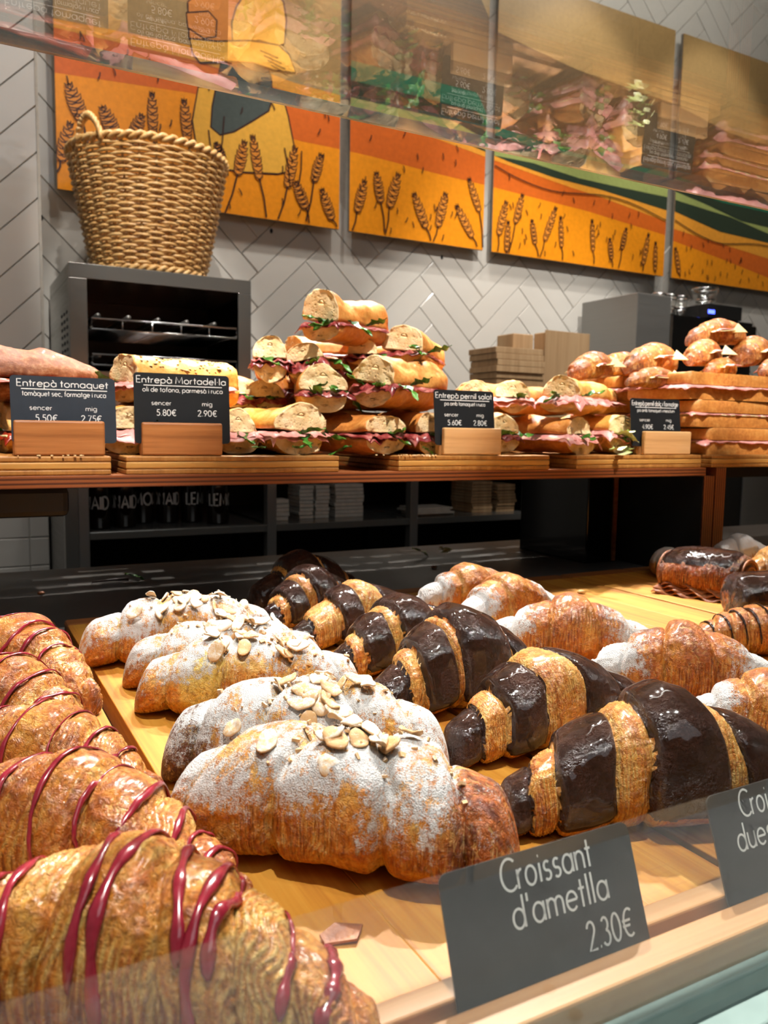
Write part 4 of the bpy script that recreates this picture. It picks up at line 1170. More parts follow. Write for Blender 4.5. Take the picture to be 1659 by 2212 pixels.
        for i, (a, b, c, d) in enumerate(((0.05, -.02, 0.06, -.16), (0.30, -.03, 0.32, -.15), (0.36, -.03, 0.35, -.14), (0.10, 0.03, 0.08, -.12))):
            ribbon(lines, [(dx + a, dz + b), (dx + (a + c) / 2 + .004, dz + (b + d) / 2), (dx + c, dz + d)], 0.0022, plane)
        sx, sz = SHAWL[3]
        for i in range(4): ribbon(lines, [(sx - 0.06 + i * .012, sz - 0.03 - i * .012), (sx + i * .012, sz - 0.04 - i * 0.014)], 0.0016, plane)
    tag(lines.build('printed_strokes', PR['line'], t), kind='stuff')

# ---- sales counter
counter = struct('counter_top', MB().box(-0.6, 2.6, 0.16, 1.307, -0.06, -0.02, 0.002), M['stone'], 'polished grey stone counter under the trays')
cbase = struct('counter_base', MB().box(-0.6, 2.6, 0.12, 1.28, -1.0, -0.06), M['black'], 'dark body of the sales counter')
tag(MB().box(-0.6, 2.6, 0.02, 0.158, -0.06, -0.016, 0.002).build('front_ledge', M['ledge']), 'pale grey ledge running along the front of the case', 'ledge')
ch = thing('glass_channel', 'teal tinted glass channel below the front rail', 'trim', (1.0, 0.17, -0.02))
for i, (ya, yb, za, zb_) in enumerate(((0.1585, 0.168, -0.02, -0.012), (0.168, 0.1795, -0.02, -0.007), (0.1880, 0.1935, -0.02, -0.0055))):
    MB().box(-1.6, 1.6, ya - 0.17, yb - 0.17, za + 0.02, zb_ + 0.02, 0.001).build('channel_strip', M['teal'], ch)
rail = tag(MB().box(-0.6, 2.6, 0.194, 0.2085, -0.0195, 0.006, 0.0012).build('front_rail', M['beech_rail']), 'long pale beech rail along the front of the trays', 'rail')
fg = thing('front_glass', 'low clear glass pane standing before the trays', 'glass pane', (1.0, 0.184, -0.0068))
MB().box(-1.6, 1.6, -0.004, 0.0035, 0.0, 0.0782).build('pane', M['glass_front'], fg)

# ---- trays
trays = [(-0.128, 0.0905), (0.0995, 0.3095), (0.3145, 0.528), (0.532, 0.7515), (0.7555, 0.8715), (0.8755, 1.09), (1.094, 1.31)]
tl_ = ['bamboo tray under the raspberry croissants', 'bamboo tray under the almond croissants', 'bamboo tray under the chocolate striped croissants', 'bare bamboo tray beyond the sugared croissants',
       'narrow bamboo tray under the chocolate rolls', 'bamboo tray beside the plywood upright', 'bamboo tray at the far right under sugared pastry']
for i, (a, b) in enumerate(trays):
    t = thing('serving_tray', tl_[i], 'tray', ((a + b) / 2, 0.55, -0.0198), (0, 0, 0), 'bamboo trays on the counter')
    h = (b - a) / 2
    n = max(2, round((b - a) / 0.053)); w = 2 * h / n
    for k in range(n):
        MB().box(-h + k * w, -h + (k + 1) * w, 0.2275 - 0.55, 0.845 - 0.55, 0.0, 0.0198 - (0.0002 if k % 2 else 0), 0.0007).build('plank', M['tray'], t)
    MB().box(-h, h, 0.845 - 0.55, 0.872 - 0.55, 0.0, 0.0200, 0.003).build('end_batten', M['tray_back'], t)
    MB().box(-h + 0.002, h - 0.002, 0.2165 - 0.55, 0.2272 - 0.55, 0.0, 0.0240, 0.001).build('front_lip', M['beech_rail'], t)

# ---- upper shelf
sh = thing('plywood_shelf', 'plywood bridge shelf carrying the sandwich boards', 'shelf', (0.3, 1.0, 0.137))
MB().box(-1.1, 0.718, -0.15, 0.16, 0.0, 0.0126, 0.0006).build('shelf_plank', M['ply'], sh)
MB().box(0.7185, 0.741, -0.148, 0.16, -0.157, -0.0005, 0.0006).build('upright', M['ply_up'], sh)
MB().box(0.7415, 0.764, -0.15, 0.16, -0.157, 0.0126, 0.0006).build('upright', M['ply_up'], sh)
MB().box(-1.1, -1.078, -0.148, 0.16, -0.157, -0.0005, 0.0006).build('upright', M['ply_up'], sh)
for k, (ya, yb) in enumerate(((0.172, 0.205), (0.222, 0.262), (0.280, 0.42))):  # unseen slats, added so light falls through their gaps onto the counter
    MB().box(-1.1, 0.764, ya, yb, 0.0, 0.0126, 0.0006).build('added_slat', M['ply_face'], sh)
for k in range(13):  # added crosspieces, unseen, breaking the strips of light into patches
    xx = -0.32 + k * 0.085 + 0.02 * math.sin(k * 2.3); ww = 0.028 + 0.016 * math.sin(k * 1.7)
    MB().box(xx - ww, xx + ww, 0.161, 0.42, -0.0105, -0.0005, 0.0006).build('added_batten', M['ply_face'], sh)
MB().box(0.7165, 0.7182, -0.146, 0.16, -0.157, -0.001).build('shade_sheet', M['black'], sh)  # black sheet standing in for deep shade on the upright's inner face
s2 = thing('side_shelf', 'dark shelf beside the plywood bridge, behind the toast sandwiches', 'shelf', (1.6, 1.03, 0.13))
MB().box(-0.53, 1.0, -0.13, 0.16, 0.0, 0.0195, 0.0006).build('shelf_plank', M['black'], s2)
MB().box(0.975, 1.0, -0.12, 0.16, -0.15, 0.0, 0.0006).build('upright', M['black'], s2)
tag(MB().box(-0.55, 0.108, 0.875, 1.12, 0.106, 0.1365, 0.006).build('under_shelf_box', M['black']), 'black box hanging beneath the plywood shelf at the left', 'box')
dc = thing('dark_cabinet', 'glossy black cabinet standing under the plywood shelf', 'cabinet', (1.00, 1.10, -0.0199))
MB().box(-0.06, 0.012, -0.08, 0.1, 0.0, 0.150, 0.002).build('body', M['black_gloss'], dc)
MB().box(-0.004, 0.003, -0.084, -0.0803, 0.002, 0.148).build('upright_reflection', M['ply_face'], dc)  # brown strip drawn as the upright's reflection in the black gloss

# ---- sandwich boards
boards = [(-0.12, 0.1455), (0.160, 0.400), (0.4795, 0.7125), (0.7600, 1.006), (1.030, 1.32)]
bl_ = ['bamboo board under the dried tomato sandwiches', 'bamboo board under the mortadella sandwiches', 'bamboo board under the cured ham sandwiches', 'bamboo board under the cooked ham baguettes', 'bamboo board under the toast sandwiches']
for i, (a, b) in enumerate(boards):
    t = thing('serving_board', bl_[i], 'board', ((a + b) / 2, 1.0, 0.1498), (0, 0, 0), 'bamboo boards on the upper shelf')
    h = (b - a) / 2
    for k, (z0, z1, m) in enumerate(((0, 0.0055, 'bamboo_end'), (0.0057, 0.0130, 'bamboo'), (0.0132, 0.0188, 'bamboo_end'))):
        MB().box(-h, h, -0.15, 0.15, z0, z1, 0.0014).build('bamboo_layer', M[m], t)

# ---- glass top of the case
gt = thing('glass_canopy', 'clear glass top sheet above the trays reflecting the sandwiches', 'glass sheet', (0.3, 0.3, 0.415))
MB().box(-0.9, 0.413, -0.15, 0.228, 0, 0.008).build('pane', M['glass'], gt)
MB().box(-0.9, 0.413, 0.2281, 0.2315, 0, 0.008).build('polished_edge', M['glass_edge'], gt)
g2 = thing('glass_canopy', 'further clear glass top sheet meeting the first at the right', 'glass sheet', (1.4, 0.3, 0.415))
MB().box(-0.685, 1.0, -0.15, 0.220, 0.0, 0.008).build('pane', M['glass'], g2)
MB().box(-0.685, 1.0, 0.2201, 0.2235, 0, 0.008).build('polished_edge', M['glass_edge'], g2)

# ------------------------------------------------------------------ back counter with shelves
bc = thing('back_cabinet', 'steel back counter with open shelves below the wall', 'cabinet', (1.2, 2.3, -1.0))
def bx(x0, x1, y0, y1, z0, z1, nm, m, b=0.001): return MB().box(x0 - 1.2, x1 - 1.2, y0 - 2.3, y1 - 2.3, z0 + 1.0, z1 + 1.0, b).build(nm, M[m], bc)
bx(0.24, 4.2, 1.98, 2.585, 0.15, 0.19, 'worktop', 'steel')
bx(0.24, 4.2, 2.55, 2.58, -1.0, 0.149, 'back_panel', 'kickback')
for x0, x1, m in ((0.236, 0.266, 'steel'), (0.2665, 0.29, 'steel_dark'), (0.735, 0.76, 'steel_dark'), (1.170, 1.195, 'steel_dark'), (1.63, 1.66, 'steel_dark'), (2.6, 2.63, 'steel_dark')):
    bx(x0, x1, 2.0, 2.03, -1.0, 0.149, 'post', m)
bx(0.236, 0.25, 2.031, 2.549, -1.0, 0.149, 'side_panel', 'steel_dark')
for x0, x1 in ((0.2905, 0.7345), (0.7605, 1.1695), (1.1955, 1.6295)):
    bx(x0, x1, 2.002, 2.54, -0.073, -0.055, 'shelf', 'steel')
    bx(x0, x1, 2.31, 2.33, -0.5, -0.075, 'shelf_back', 'kickback')
bx(1.661, 2.6, 2.005, 2.02, -0.9, 0.12, 'door', 'kickback')
bx(2.631, 4.15, 2.005, 2.02, -0.9, 0.12, 'door', 'steel_dark')

# bottles with wrapped lettering
def bottle(label, x, y, rot):
    t = thing('lemonade_bottle', label, 'bottle', (x, y, -0.0548), (0, 0, 0), 'dark bottles on the steel shelf')
    MB().lathe([(0.0, 0.0), (0.026, 0.0), (0.0285, 0.004), (0.0285, 0.125), (0.024, 0.145), (0.0135, 0.165), (0.0125, 0.192), (0.0, 0.193)], 28).build('glass_body', M['bottle'], t)
    m = MB()
    write(m, 'LEMONAID', 0.030, 0, 0.050, lambda a, b: (0.0291 * math.cos(a / 0.0291 + rot), 0.0291 * math.sin(a / 0.0291 + rot), b), 0.72, 0.075)
    m.build('lettering', M['bottle_ink'], t)
    MB().lathe([(0.0, 0.193), (0.0142, 0.192), (0.0142, 0.203), (0.0, 0.204)], 20).build('cap', M['steel_dark'], t)
names = ['first', 'second', 'third', 'fourth', 'fifth', 'sixth']
for i, (x, y, r) in enumerate(((0.325, 2.08, -3.28), (0.388, 2.09, -2.94), (0.447, 2.16, -1.05), (0.51, 2.15, -2.9), (0.572, 2.14, 0.15), (0.625, 2.08, -0.19))):
    bottle('dark lemonade bottle, %s from the left on the steel shelf' % names[i], x, y, r)

# paper stacks on the shelves
def stack(name, label, cat, x, y, z, w, d, n, th, mat, jit=0.004, seed=0, group=None):
    t = thing(name, label, cat, (x, y, z), (0, 0, 0), group); r = random.Random(seed)
    for i in range(n):
        a, b = r.uniform(-jit, jit), r.uniform(-jit, jit)
        MB().box(-w / 2 + a, w / 2 + a, -d / 2 + b, d / 2 + b, i * th, (i + 0.93) * th, min(th, 0.004) * 0.3).build('sheet', M[mat], t)
stack('paper_cup_stack', 'short stack of white cups at the left of the middle shelf', 'cups', 0.80, 2.10, -0.0548, 0.05, 0.05, 5, 0.012, 'paper', 0.002, 1)
for i, x in enumerate((0.885, 0.935)): stack('napkin_stack', 'tall white napkin stack on the middle shelf, %s' % ('left one' if i == 0 else 'middle one'), 'napkins', x, 2.14, -0.0548, 0.042, 0.09, 9, 0.0105, 'paper', 0.002, 2 + i, 'white napkin stacks')
stack('napkin_stack', 'wide white napkin stack on the middle shelf, right one', 'napkins', 1.02, 2.14, -0.0548, 0.09, 0.09, 9, 0.0108, 'paper', 0.002, 5, 'white napkin stacks')
stack('kraft_bag_stack', 'flat loose paper bags on the right steel shelf', 'paper bags', 1.28, 2.09, -0.0548, 0.13, 0.1, 4, 0.006, 'paper', 0.01, 6)
stack('napkin_bundle', 'beige folded napkin bundle on the right steel shelf', 'napkins', 1.47, 2.13, -0.0548, 0.075, 0.12, 10, 0.0098, 'kraft', 0.003, 7, 'beige napkin bundles')
stack('napkin_bundle', 'smaller beige napkin bundle beside the dark cabinet door', 'napkins', 1.565, 2.13, -0.0548, 0.07, 0.12, 9, 0.0098, 'kraft', 0.004, 8, 'beige napkin bundles')

# bags on the worktop
stack('kraft_napkin_stack', 'stack of folded kraft napkins on the worktop', 'napkins', 1.72, 2.3, 0.1905, 0.20, 0.16, 14, 0.0208, 'kraft', 0.006, 11)
tag(MB().box(-0.045, 0.045, -0.05, 0.05, 0, 0.36, 0.003).build('kraft_box', M['kraft'], None, (1.845, 2.42, 0.1905)), 'tall kraft box behind the folded napkins', 'box')
bagt = thing('kraft_bag', 'tall standing kraft paper bag on the worktop', 'paper bag', (1.945, 2.28, 0.1905), (0, 0, 0.05))
MB().box(-0.105, 0.105, -0.03, 0.03, 0, 0.355, 0.004).build('body', M['kraft'], bagt)
MB().box(-0.108, 0.104, -0.034, -0.0305, 0.0, 0.362, 0.001).build('front_fold', M['kraft'], bagt)
b2 = thing('kraft_bag', 'slumped kraft paper bag leaning behind the tall one', 'paper bag', (2.10, 2.36, 0.1905))
MB().add([(-0.08, -0.03, 0), (0.12, -0.03, 0), (0.06, -0.02, 0.2), (-0.03, -0.015, 0.3), (-0.08, -0.01, 0.3), (-0.08, 0.03, 0), (0.12, 0.03, 0), (0.06, 0.02, 0.2), (-0.03, 0.015, 0.3), (-0.08, 0.01, 0.3)],
         [(0, 1, 2, 3, 4), (9, 8, 7, 6, 5), (0, 5, 6, 1), (1, 6, 7, 2), (2, 7, 8, 3), (3, 8, 9, 4), (4, 9, 5, 0)]).build('body', M['kraft'], b2)

# ---- toaster oven
ov = thing('toaster_oven', 'stainless two level toaster oven under the wicker basket', 'oven', (0.508, 2.35, 0.1905))
def ob(x0, x1, y0, y1, z0, z1, nm, m, b=0.0012): return MB().box(x0 - 0.508, x1 - 0.508, y0 - 2.35, y1 - 2.35, z0 - 0.1905, z1 - 0.1905, b).build(nm, M[m], ov)
OX0, OX1, OZ1 = 0.276, 0.742, 0.596
ob(OX0, OX1, 2.15, 2.56, 0.560, OZ1, 'top_panel', 'steel')
ob(OX0, OX0 + 0.004, 2.156, 2.56, 0.205, 0.5598, 'side_panel', 'steel')
ob(OX1 - 0.004, OX1, 2.156, 2.56, 0.205, 0.5598, 'side_panel', 'steel')
ob(OX0, OX0 + 0.042, 2.150, 2.1558, 0.205, 0.5598, 'front_post', 'steel')
ob(OX1 - 0.036, OX1, 2.150, 2.1558, 0.205, 0.5598, 'front_post', 'steel')
ob(OX0, OX1, 2.150, 2.56, 0.195, 0.2048, 'base_panel', 'steel')
ob(OX0 + 0.0425, OX1 - 0.0365, 2.150, 2.1558, 0.2050, 0.335, 'control_panel', 'steel')
ob(OX0 + 0.005, OX1 - 0.005, 2.545, 2.558, 0.2052, 0.5598, 'back_wall', 'cavity')
ob(OX0 + 0.0045, OX0 + 0.010, 2.157, 2.544, 0.2052, 0.5595, 'cavity_side', 'cavity')
ob(OX1 - 0.010, OX1 - 0.0045, 2.157, 2.544, 0.2052, 0.5595, 'cavity_side', 'cavity')
ob(OX0 + 0.011, OX1 - 0.011, 2.157, 2.544, 0.325, 0.335, 'cavity_floor', 'cavity')
for z in (0.475, 0.375):
    for k in range(5):
        xx = OX0 + 0.07 + k * 0.075
        m = MB(); m.tube([(xx - 0.508, 2.17 - 2.35, z - 0.1905), (xx - 0.508, 2.53 - 2.35, z - 0.1905)], 0.006, 8); m.build('heating_tube', M['steel_dark'], ov)
for z in (0.438, 0.350):
    m = MB(); y = 2.142 - 2.35; a, b = OX0 + 0.05 - 0.508, OX1 - 0.045 - 0.508; zz = z - 0.1905
    m.tube([(a, y, zz), (b, y, zz), (b, y, zz + 0.026), (a, y, zz + 0.026)], 0.0028, 8, True)
    for k in range(1, 5):
        q = a + (b - a) * k / 5; m.tube([(q, y, zz), (q, y, zz + 0.026)], 0.002, 6)
    for s in (a, b): m.tube([(s, y, zz + 0.004), (s, 2.50 - 2.35, zz + 0.004)], 0.0025, 6)
    for k in range(12):
        q = 2.19 - 2.35 + k * 0.026; m.tube([(a, q, zz + 0.004), (b, q, zz + 0.004)], 0.0016, 6)
    m.build('wire_rack', M['chrome'], ov)
m = MB()
for i in range(3):
    for k in range(14):
        m.add([(OX0 - 0.508 - 0.0004, 2.20 - 2.35 + i * 0.05 + dy, 0.24 - 0.1905 + k * 0.0185 + dz) for dy, dz in ((-.012, -.004), (.012, -.004), (.014, .0), (.012, .004), (-.012, .004), (-.014, 0))], [(0, 1, 2, 3, 4, 5)])
m.build('vent_slots', M['black'], ov)
for x in (OX0 + 0.03, OX1 - 0.03):
    for y in (2.18, 2.53):
        MB().lathe([(0.0, 0), (0.014, 0), (0.012, 0.0045), (0, 0.0045)], 14).build('foot', M['black'], ov, (x - 0.508, y - 2.35, 0))

# ---- wicker basket
def wicker():
    t = NT('wicker_cane'); n = t.noise(t.coord('Object'), 45, 4); n2 = t.noise(t.coord('Object'), 300, 2)
    return t.set(color=t.ramp(t.math('ADD', t.math('MULTIPLY', n, .7), t.math('MULTIPLY', n2, .3)), [(0.32, (176, 128, 70)), (0.5, (214, 168, 104)), (0.68, (232, 196, 138))]), rough=0.38, spec=0.5)
M['wicker'] = wicker()
bk = thing('wicker_basket', 'tall woven wicker basket standing on the toaster oven', 'basket', (0.513, 2.335, OZ1 + 0.0008), (0, 0, 0.3))
rows, nst = 36, 30; HB = 0.322
rad = lambda f: 0.146 + (0.205 - 0.146) * f ** 0.9
for r in range(rows):
    f = (r + 0.5) / rows; pts = []; n = nst * 4
    for i in range(n):
        a = 2 * math.pi * i / n
        w = 0.0042 * math.sin(a * nst / 2 + math.pi * (r % 2))
        R0 = rad(f) + w
        pts.append((R0 * math.cos(a), R0 * math.sin(a), 0.012 + f * (HB - 0.024) + 0.0012 * math.sin(a * 3 + r)))
    MB().tube(pts, 0.0048, 5, True).build('weaver', M['wicker'], bk)
for i in range(nst):
    a = 2 * math.pi * (i + 0.5) / nst
    MB().tube([(rad(f) * math.cos(a), rad(f) * math.sin(a), 0.006 + f * (HB - 0.01)) for f in (0, .33, .66, 1)], 0.0034, 6).build('stake', M['wicker'], bk)
def rope(r0, z, rr, turns, nm):
    for ph in (0, math.pi):
        n = 150
        MB().tube([((r0 + rr * math.cos(turns * q + ph)) * math.cos(q), (r0 + rr * math.cos(turns * q + ph)) * math.sin(q), z + rr * math.sin(turns * q + ph)) for q in (2 * math.pi * i / n for i in range(n))], rr * 1.05, 6, True).build(nm, M['wicker'], bk)
rope(rad(1), HB + 0.002, 0.0065, 24, 'rim'); rope(rad(0) + 0.002, 0.012, 0.006, 20, 'base_braid')
MB().lathe([(0, 0.012), (rad(0), 0.010), (rad(0), 0.016), (0, 0.018)], 40).build('bottom', M['wicker'], bk)
for a0 in (math.radians(196), math.radians(16)):
    for ph in (0, 2.1, 4.2):
        pts = []
        for i in range(40):
            q = i / 39; an = a0 + (q - 0.5) * 0.42; hh = 0.066 * math.sin(math.pi * q) ** 0.6; rr = rad(1) + 0.004
            pts.append((rr * math.cos(an) + 0.0055 * math.cos(q * 26 + ph), rr * math.sin(an) + 0.0055 * math.cos(q * 26 + ph), HB - 0.012 + hh + 0.0055 * math.sin(q * 26 + ph)))
        MB().tube(pts, 0.0055, 6).build('handle_strand', M['wicker'], bk)

# ---- steel machine at the right with cups on top
mc = thing('coffee_machine', 'steel machine with black front and small blue light at the right', 'machine', (2.62, 2.40, 0.1905))
def mbx(x0, x1, y0, y1, z0, z1, nm, m, b=0.002): return MB().box(x0 - 2.62, x1 - 2.62, y0 - 2.40, y1 - 2.40, z0 - 0.1905, z1 - 0.1905, b).build(nm, M[m], mc)
mbx(2.275, 2.45, 2.25, 2.55, 0.19, 0.72, 'side_housing', 'steel_dark')
mbx(2.451, 2.95, 2.27, 2.55, 0.19, 0.66, 'body', 'black_gloss')
mbx(2.66, 2.86, 2.255, 2.44, 0.6605, 0.715, 'display', 'black')
mbx(2.66, 2.695, 2.251, 2.2545, 0.676, 0.690, 'indicator', 'led', 0)
mbx(2.458, 2.474, 2.256, 2.268, 0.44, 0.655, 'handle', 'chrome', 0.004)
mbx(2.87, 2.955, 2.253, 2.269, 0.57, 0.645, 'button_panel', 'black_gloss', 0.006)
for k, (x, z, r, tx) in enumerate(((2.492, 0.725, 0.029, 0.15), (2.556, 0.735, 0.029, 0.15), (2.620, 0.74, 0.029, 0.12), (2.76, 0.775, 0.052, 0.0))):
    t = thing('glass_cup', ['tipped clear glass cup, first of the row on the steel machine', 'tipped clear glass cup, second of the row on the steel machine', 'tipped clear glass cup, third of the row on the steel machine', 'upright clear glass cup on top of the steel machine'][k], 'cup', (x, 2.36, 0.672 if k < 3 else 0.7165), (0, tx, 0), 'glass cups on the machine')
    hgt = 0.075
    MB().lathe([(r * 0.55, 0.0), (r * 0.62, 0.004), (r * 0.9, hgt * 0.6), (r, hgt), (r * 0.94, hgt), (r * 0.84, hgt * 0.6), (r * 0.55, 0.008), (0, 0.006), (0, 0.0), (r * 0.55, 0)], 26).build('bowl', M['glass'], t)
    for zz, rr in ((hgt, r * 0.97), (hgt * 0.4, r * 0.8)):
        MB().tube([(rr * math.cos(q), rr * math.sin(q), zz) for q in (2 * math.pi * i / 30 for i in range(30))], 0.0035, 6, True).build('rim', M['chrome'], t)

# ------------------------------------------------------------------ pastries on the trays
full = [(s, -0.1, math.pi + 0.25, 0.08) for s in (-.72, -.5, -.3, -.08, .12, .3, .5, .68)]
raspberry('large raspberry striped croissant nearest the camera at the lower left', 0.0455, 0.2645, -37.4, 0.182, 0.0310, 3, -0.10, True,
          [(-.55, .1, 3.3, .10), (-.40, .2, 3.5, .06), (-.16, .1, 3.0, .14), (.0, .3, 3.4, .06), (.14, .2, 2.6, .16), (.30, .1, 3.6, .10), (.38, .6, 2.6, .06), (.56, .3, 2.7, .14), (.78, .6, 2.6, .05), (-.75, .1, 3.2, .05)], 0, 0.22, 1.45)
raspberry('raspberry drizzled croissant second from the front, curled end towards the gap', 0.041, 0.358, -46.4, 0.184, 0.0300, 8, -0.08, True,
          [(-.5, .1, 3.2, .1), (-.3, .2, 3.2, .06), (-.05, .1, 3.3, .08), (.12, .2, 3.0, .1), (.34, .1, 2.9, .1), (.52, .4, 2.4, .12), (.80, .2, 3.2, .03), (.66, .4, 2.2, .05)], 0, 0.34)
raspberry('small raspberry drizzled croissant with a browned end, third from the front', 0.038, 0.4520, -42, 0.146, 0.0280, 15, -0.05, True,
          [(-.4, .1, 3.0, .1), (-.1, .2, 3.0, .1), (.2, .2, 2.8, .08), (.45, .1, 2.6, .06), (.65, .4, 2.4, .05)], 0, 0.36)
raspberry('raspberry drizzled croissant fourth from the front, left of the tray gap', 0.028, 0.545, -60, 0.172, 0.0290, 22, -0.05, True,
          [(-.5, .1, 3.0, .1), (-.2, .1, 3.2, .12), (.0, .2, 3.0, .1), (.25, .2, 3.0, .1), (.5, .3, 2.8, .08)], 0, 0.32)
raspberry('raspberry drizzled croissant furthest back on the first tray', 0.042, 0.660, -66, 0.205, 0.0300, 29, -0.03, True,
          [(-.4, .1, 3.0, .1), (-.15, .1, 3.2, .12), (.1, .2, 3.0, .1), (.3, .2, 3.0, .1), (.5, .3, 2.8, .08)], 0, 0.32)

almond_croissant('large sugared almond croissant with a caramelised end, nearest the price card', 0.1600, 0.334, -42.2, 0.172, 0.0335, 5, -0.04, 13, True, 0.95, 0.0)
almond_croissant('almond croissant with a dark browned left end, second from the front', 0.1785, 0.4185, -27.4, 0.166, 0.0320, 12, -0.03, 18, True, 0.0, 0.9)
almond_croissant('almond croissant with yellow custard showing, middle of the five', 0.187, 0.5425, -21, 0.162, 0.0300, 19, -0.03, 15, True, 0, 0, True)
almond_croissant('almond croissant fourth from the front, half hidden', 0.1900, 0.6120, -13, 0.158, 0.0280, 26, -0.02, 16, True)
almond_croissant('almond croissant furthest back, heaped with sliced almonds', 0.1755, 0.697, -1, 0.172, 0.0300, 33, -0.02, 20, True)

choc_croissant('chocolate striped croissant in front, behind the price cards', 0.3245, 0.289, -18.2, 0.178, 0.0355, 41, -0.06, True)
choc_croissant('chocolate striped croissant second from the front, wide bare middle stripe', 0.3370, 0.396, 2.3, 0.160, 0.0335, 44, -0.06, True, [-0.72, -0.54, -0.26, 0.12, 0.50, 0.58, 0.86, 0.93])
choc_croissant('tall chocolate striped croissant third from the front', 0.3265, 0.4845, 5.5, 0.150, 0.0370, 47, -0.06, True, [-0.70, -0.56, -0.26, -0.17, 0.30, 0.42, 0.66, 0.82], 1.2)
choc_croissant('chocolate striped croissant fourth from the front', 0.338, 0.588, 12.7, 0.150, 0.0315, 50, -0.05, True)
choc_croissant('chocolate striped croissant fifth from the front', 0.3415, 0.6805, 15.4, 0.160, 0.0305, 53, -0.05, False, [-0.76, -0.42, -0.12, 0.16, 0.52, 0.60, 0.86, 0.94])
choc_croissant('small chocolate striped croissant sixth from the front', 0.3305, 0.7705, 26.6, 0.142, 0.0300, 56, -0.04, False)
choc_croissant('darkest chocolate croissant at the very back of the row', 0.357, 0.8535, 15.5, 0.146, 0.0320, 59, -0.04, False, [-0.45, -0.40, 0.05, 0.20, 0.55, 0.70])

sugar_croissant('golden sugar tipped croissant furthest back by the bare tray', 0.5085, 0.737, -1.6, 0.145, 0.0280, 62, -0.04, False, 0.4)
sugar_croissant('golden sugar tipped croissant second from the back', 0.493, 0.648, 11, 0.150, 0.0305, 65, -0.04, False, 0.42)
sugar_croissant('glossy brown croissant with two sugared tips, third from the back', 0.476, 0.534, -34, 0.160, 0.0315, 68, -0.05, True, 0.5)
sugar_croissant('brown croissant with sugared tips behind the front chocolate pair', 0.4825, 0.415, -39.7, 0.156, 0.0320, 71, -0.06, True, 0.52)
sugar_croissant('sugar tipped croissant nearest the right edge, beside the front chocolate one', 0.458, 0.3215, -34.8, 0.128, 0.0270, 74, -0.05, True, 0.42)

drizzle_croissant('small golden croissant with thin chocolate lines at the right', 0.653, 0.478, -27.7, 0.125, 0.0250, 77, -0.02)
sugar_croissant('golden croissant tip peeping in below the chocolate drizzled one', 0.668, 0.400, -30, 0.11, 0.022, 79, -0.02, False, 0.42, 'plain_croissant', 'croissants with fine chocolate drizzle', 2.0)
choc_roll('flaky chocolate roll with spread pastry layers in front of the upright', 0.838, 0.690, -72, 0.105, 0.0320, 81, True)
choc_roll('smooth chocolate coated roll cut by the right edge', 0.822, 0.572, -25, 0.125, 0.0270, 83, False)
sugar_croissant('white sugared pastry just left of the chocolate roll', 0.885, 0.795, 60, 0.11, 0.022, 85, 0, False, 0.45, 'sugared_pastry', 'sugared pastries at the far right', 0, 0, True)
sugar_croissant('large white sugared pastry behind the chocolate rolls', 1.005, 0.772, -15, 0.13, 0.030, 87, 0, False, 0.4, 'sugared_pastry', 'sugared pastries at the far right', 0, 0, True)
sugar_croissant('golden croissant behind the smooth chocolate roll at the right edge', 0.965, 0.675, -20, 0.12, 0.033, 89, 0, False, 0.3, 'plain_croissant', 'sugared pastries at the far right', 2.0)

# loose bits on the trays and counter
tag(MB().add([(0, 0, 0), (0.012, -0.004, 0.001), (0.018, 0.003, 0.0012), (0.008, 0.008, 0.002), (0.0, 0.005, 0.001), (0, 0, 0.0012), (0.012, -0.004, 0.002), (0.018, 0.003, 0.0022), (0.008, 0.008, 0.003), (0, 0.005, 0.002)],
    [(4, 3, 2, 1, 0), (5, 6, 7, 8, 9), (0, 1, 6, 5), (1, 2, 7, 6), (2, 3, 8, 7), (3, 4, 9, 8), (4, 0, 5, 9)]).build('pastry_flake', M['layers'], None, (0.122, 0.268, 0.0004)), 'loose pastry flake on the tray before the almond croissant', 'crumb')
tw = thing('fallen_leaf', 'dark wilted leaf with a stalk lying on the stone counter', 'leaf', (0.17, 1.165, -0.0198))
MB().tube([(0, 0, 0.002), (0.03, 0.002, 0.003), (0.05, 0, 0.003)], [0.0012, 0.002, 0.003], 6).build('stalk', M['bottle_label'], tw)
o = link('blade', LEAVES[2], tw, (0.045, 0, 0.009), (0, 0, 0.1))
for i, (x, y) in enumerate(((0.70, 1.189), (0.735, 1.13))):
    o = tag(link('lettuce_scrap', PALE[i], None, (x, y, -0.005), (0, 0, i * 1.3)), ['pale lettuce scrap lying on the stone counter, further from the camera', 'pale lettuce scrap on the stone counter, nearer the sugared croissants'][i], 'leaf')
for i, (x, y, z, l) in enumerate(((0.678, 1.082, -0.0196, 'brown almond crumb on the stone counter'), (0.10, 1.115, -0.0196, 'tiny brown crumb on the stone counter at the left'), (0.662, 0.815, 0.0003, 'dark chocolate crumb in the shadow on the bare tray'), (0.690, 0.755, 0.0003, 'pale crumb at the shadow edge on the bare tray'))):
    m = MB(); m.lathe([(0.0, 0), (0.004, 0.0005), (0.0055, 0.002), (0.003, 0.0038), (0, 0.004)], 8)
    m.v = [(p[0] * (1 + 0.3 * math.sin(k * 3.1)), p[1] * 0.8, p[2]) for k, p in enumerate(m.v)]
    tag(m.build('crumb', M['crumb'] if i == 3 else M['layers'], None, (x, y, z)), l, 'crumb')
tag(MB().lathe([(0.0, 0), (0.0022, 0.0003), (0.0028, 0.0012), (0.0015, 0.0024), (0, 0.0025)], 8).build('crumb', M['layers'], None, (0.198, 0.150, -0.0158)), 'dark crumb on the pale ledge in front of the rail', 'crumb')

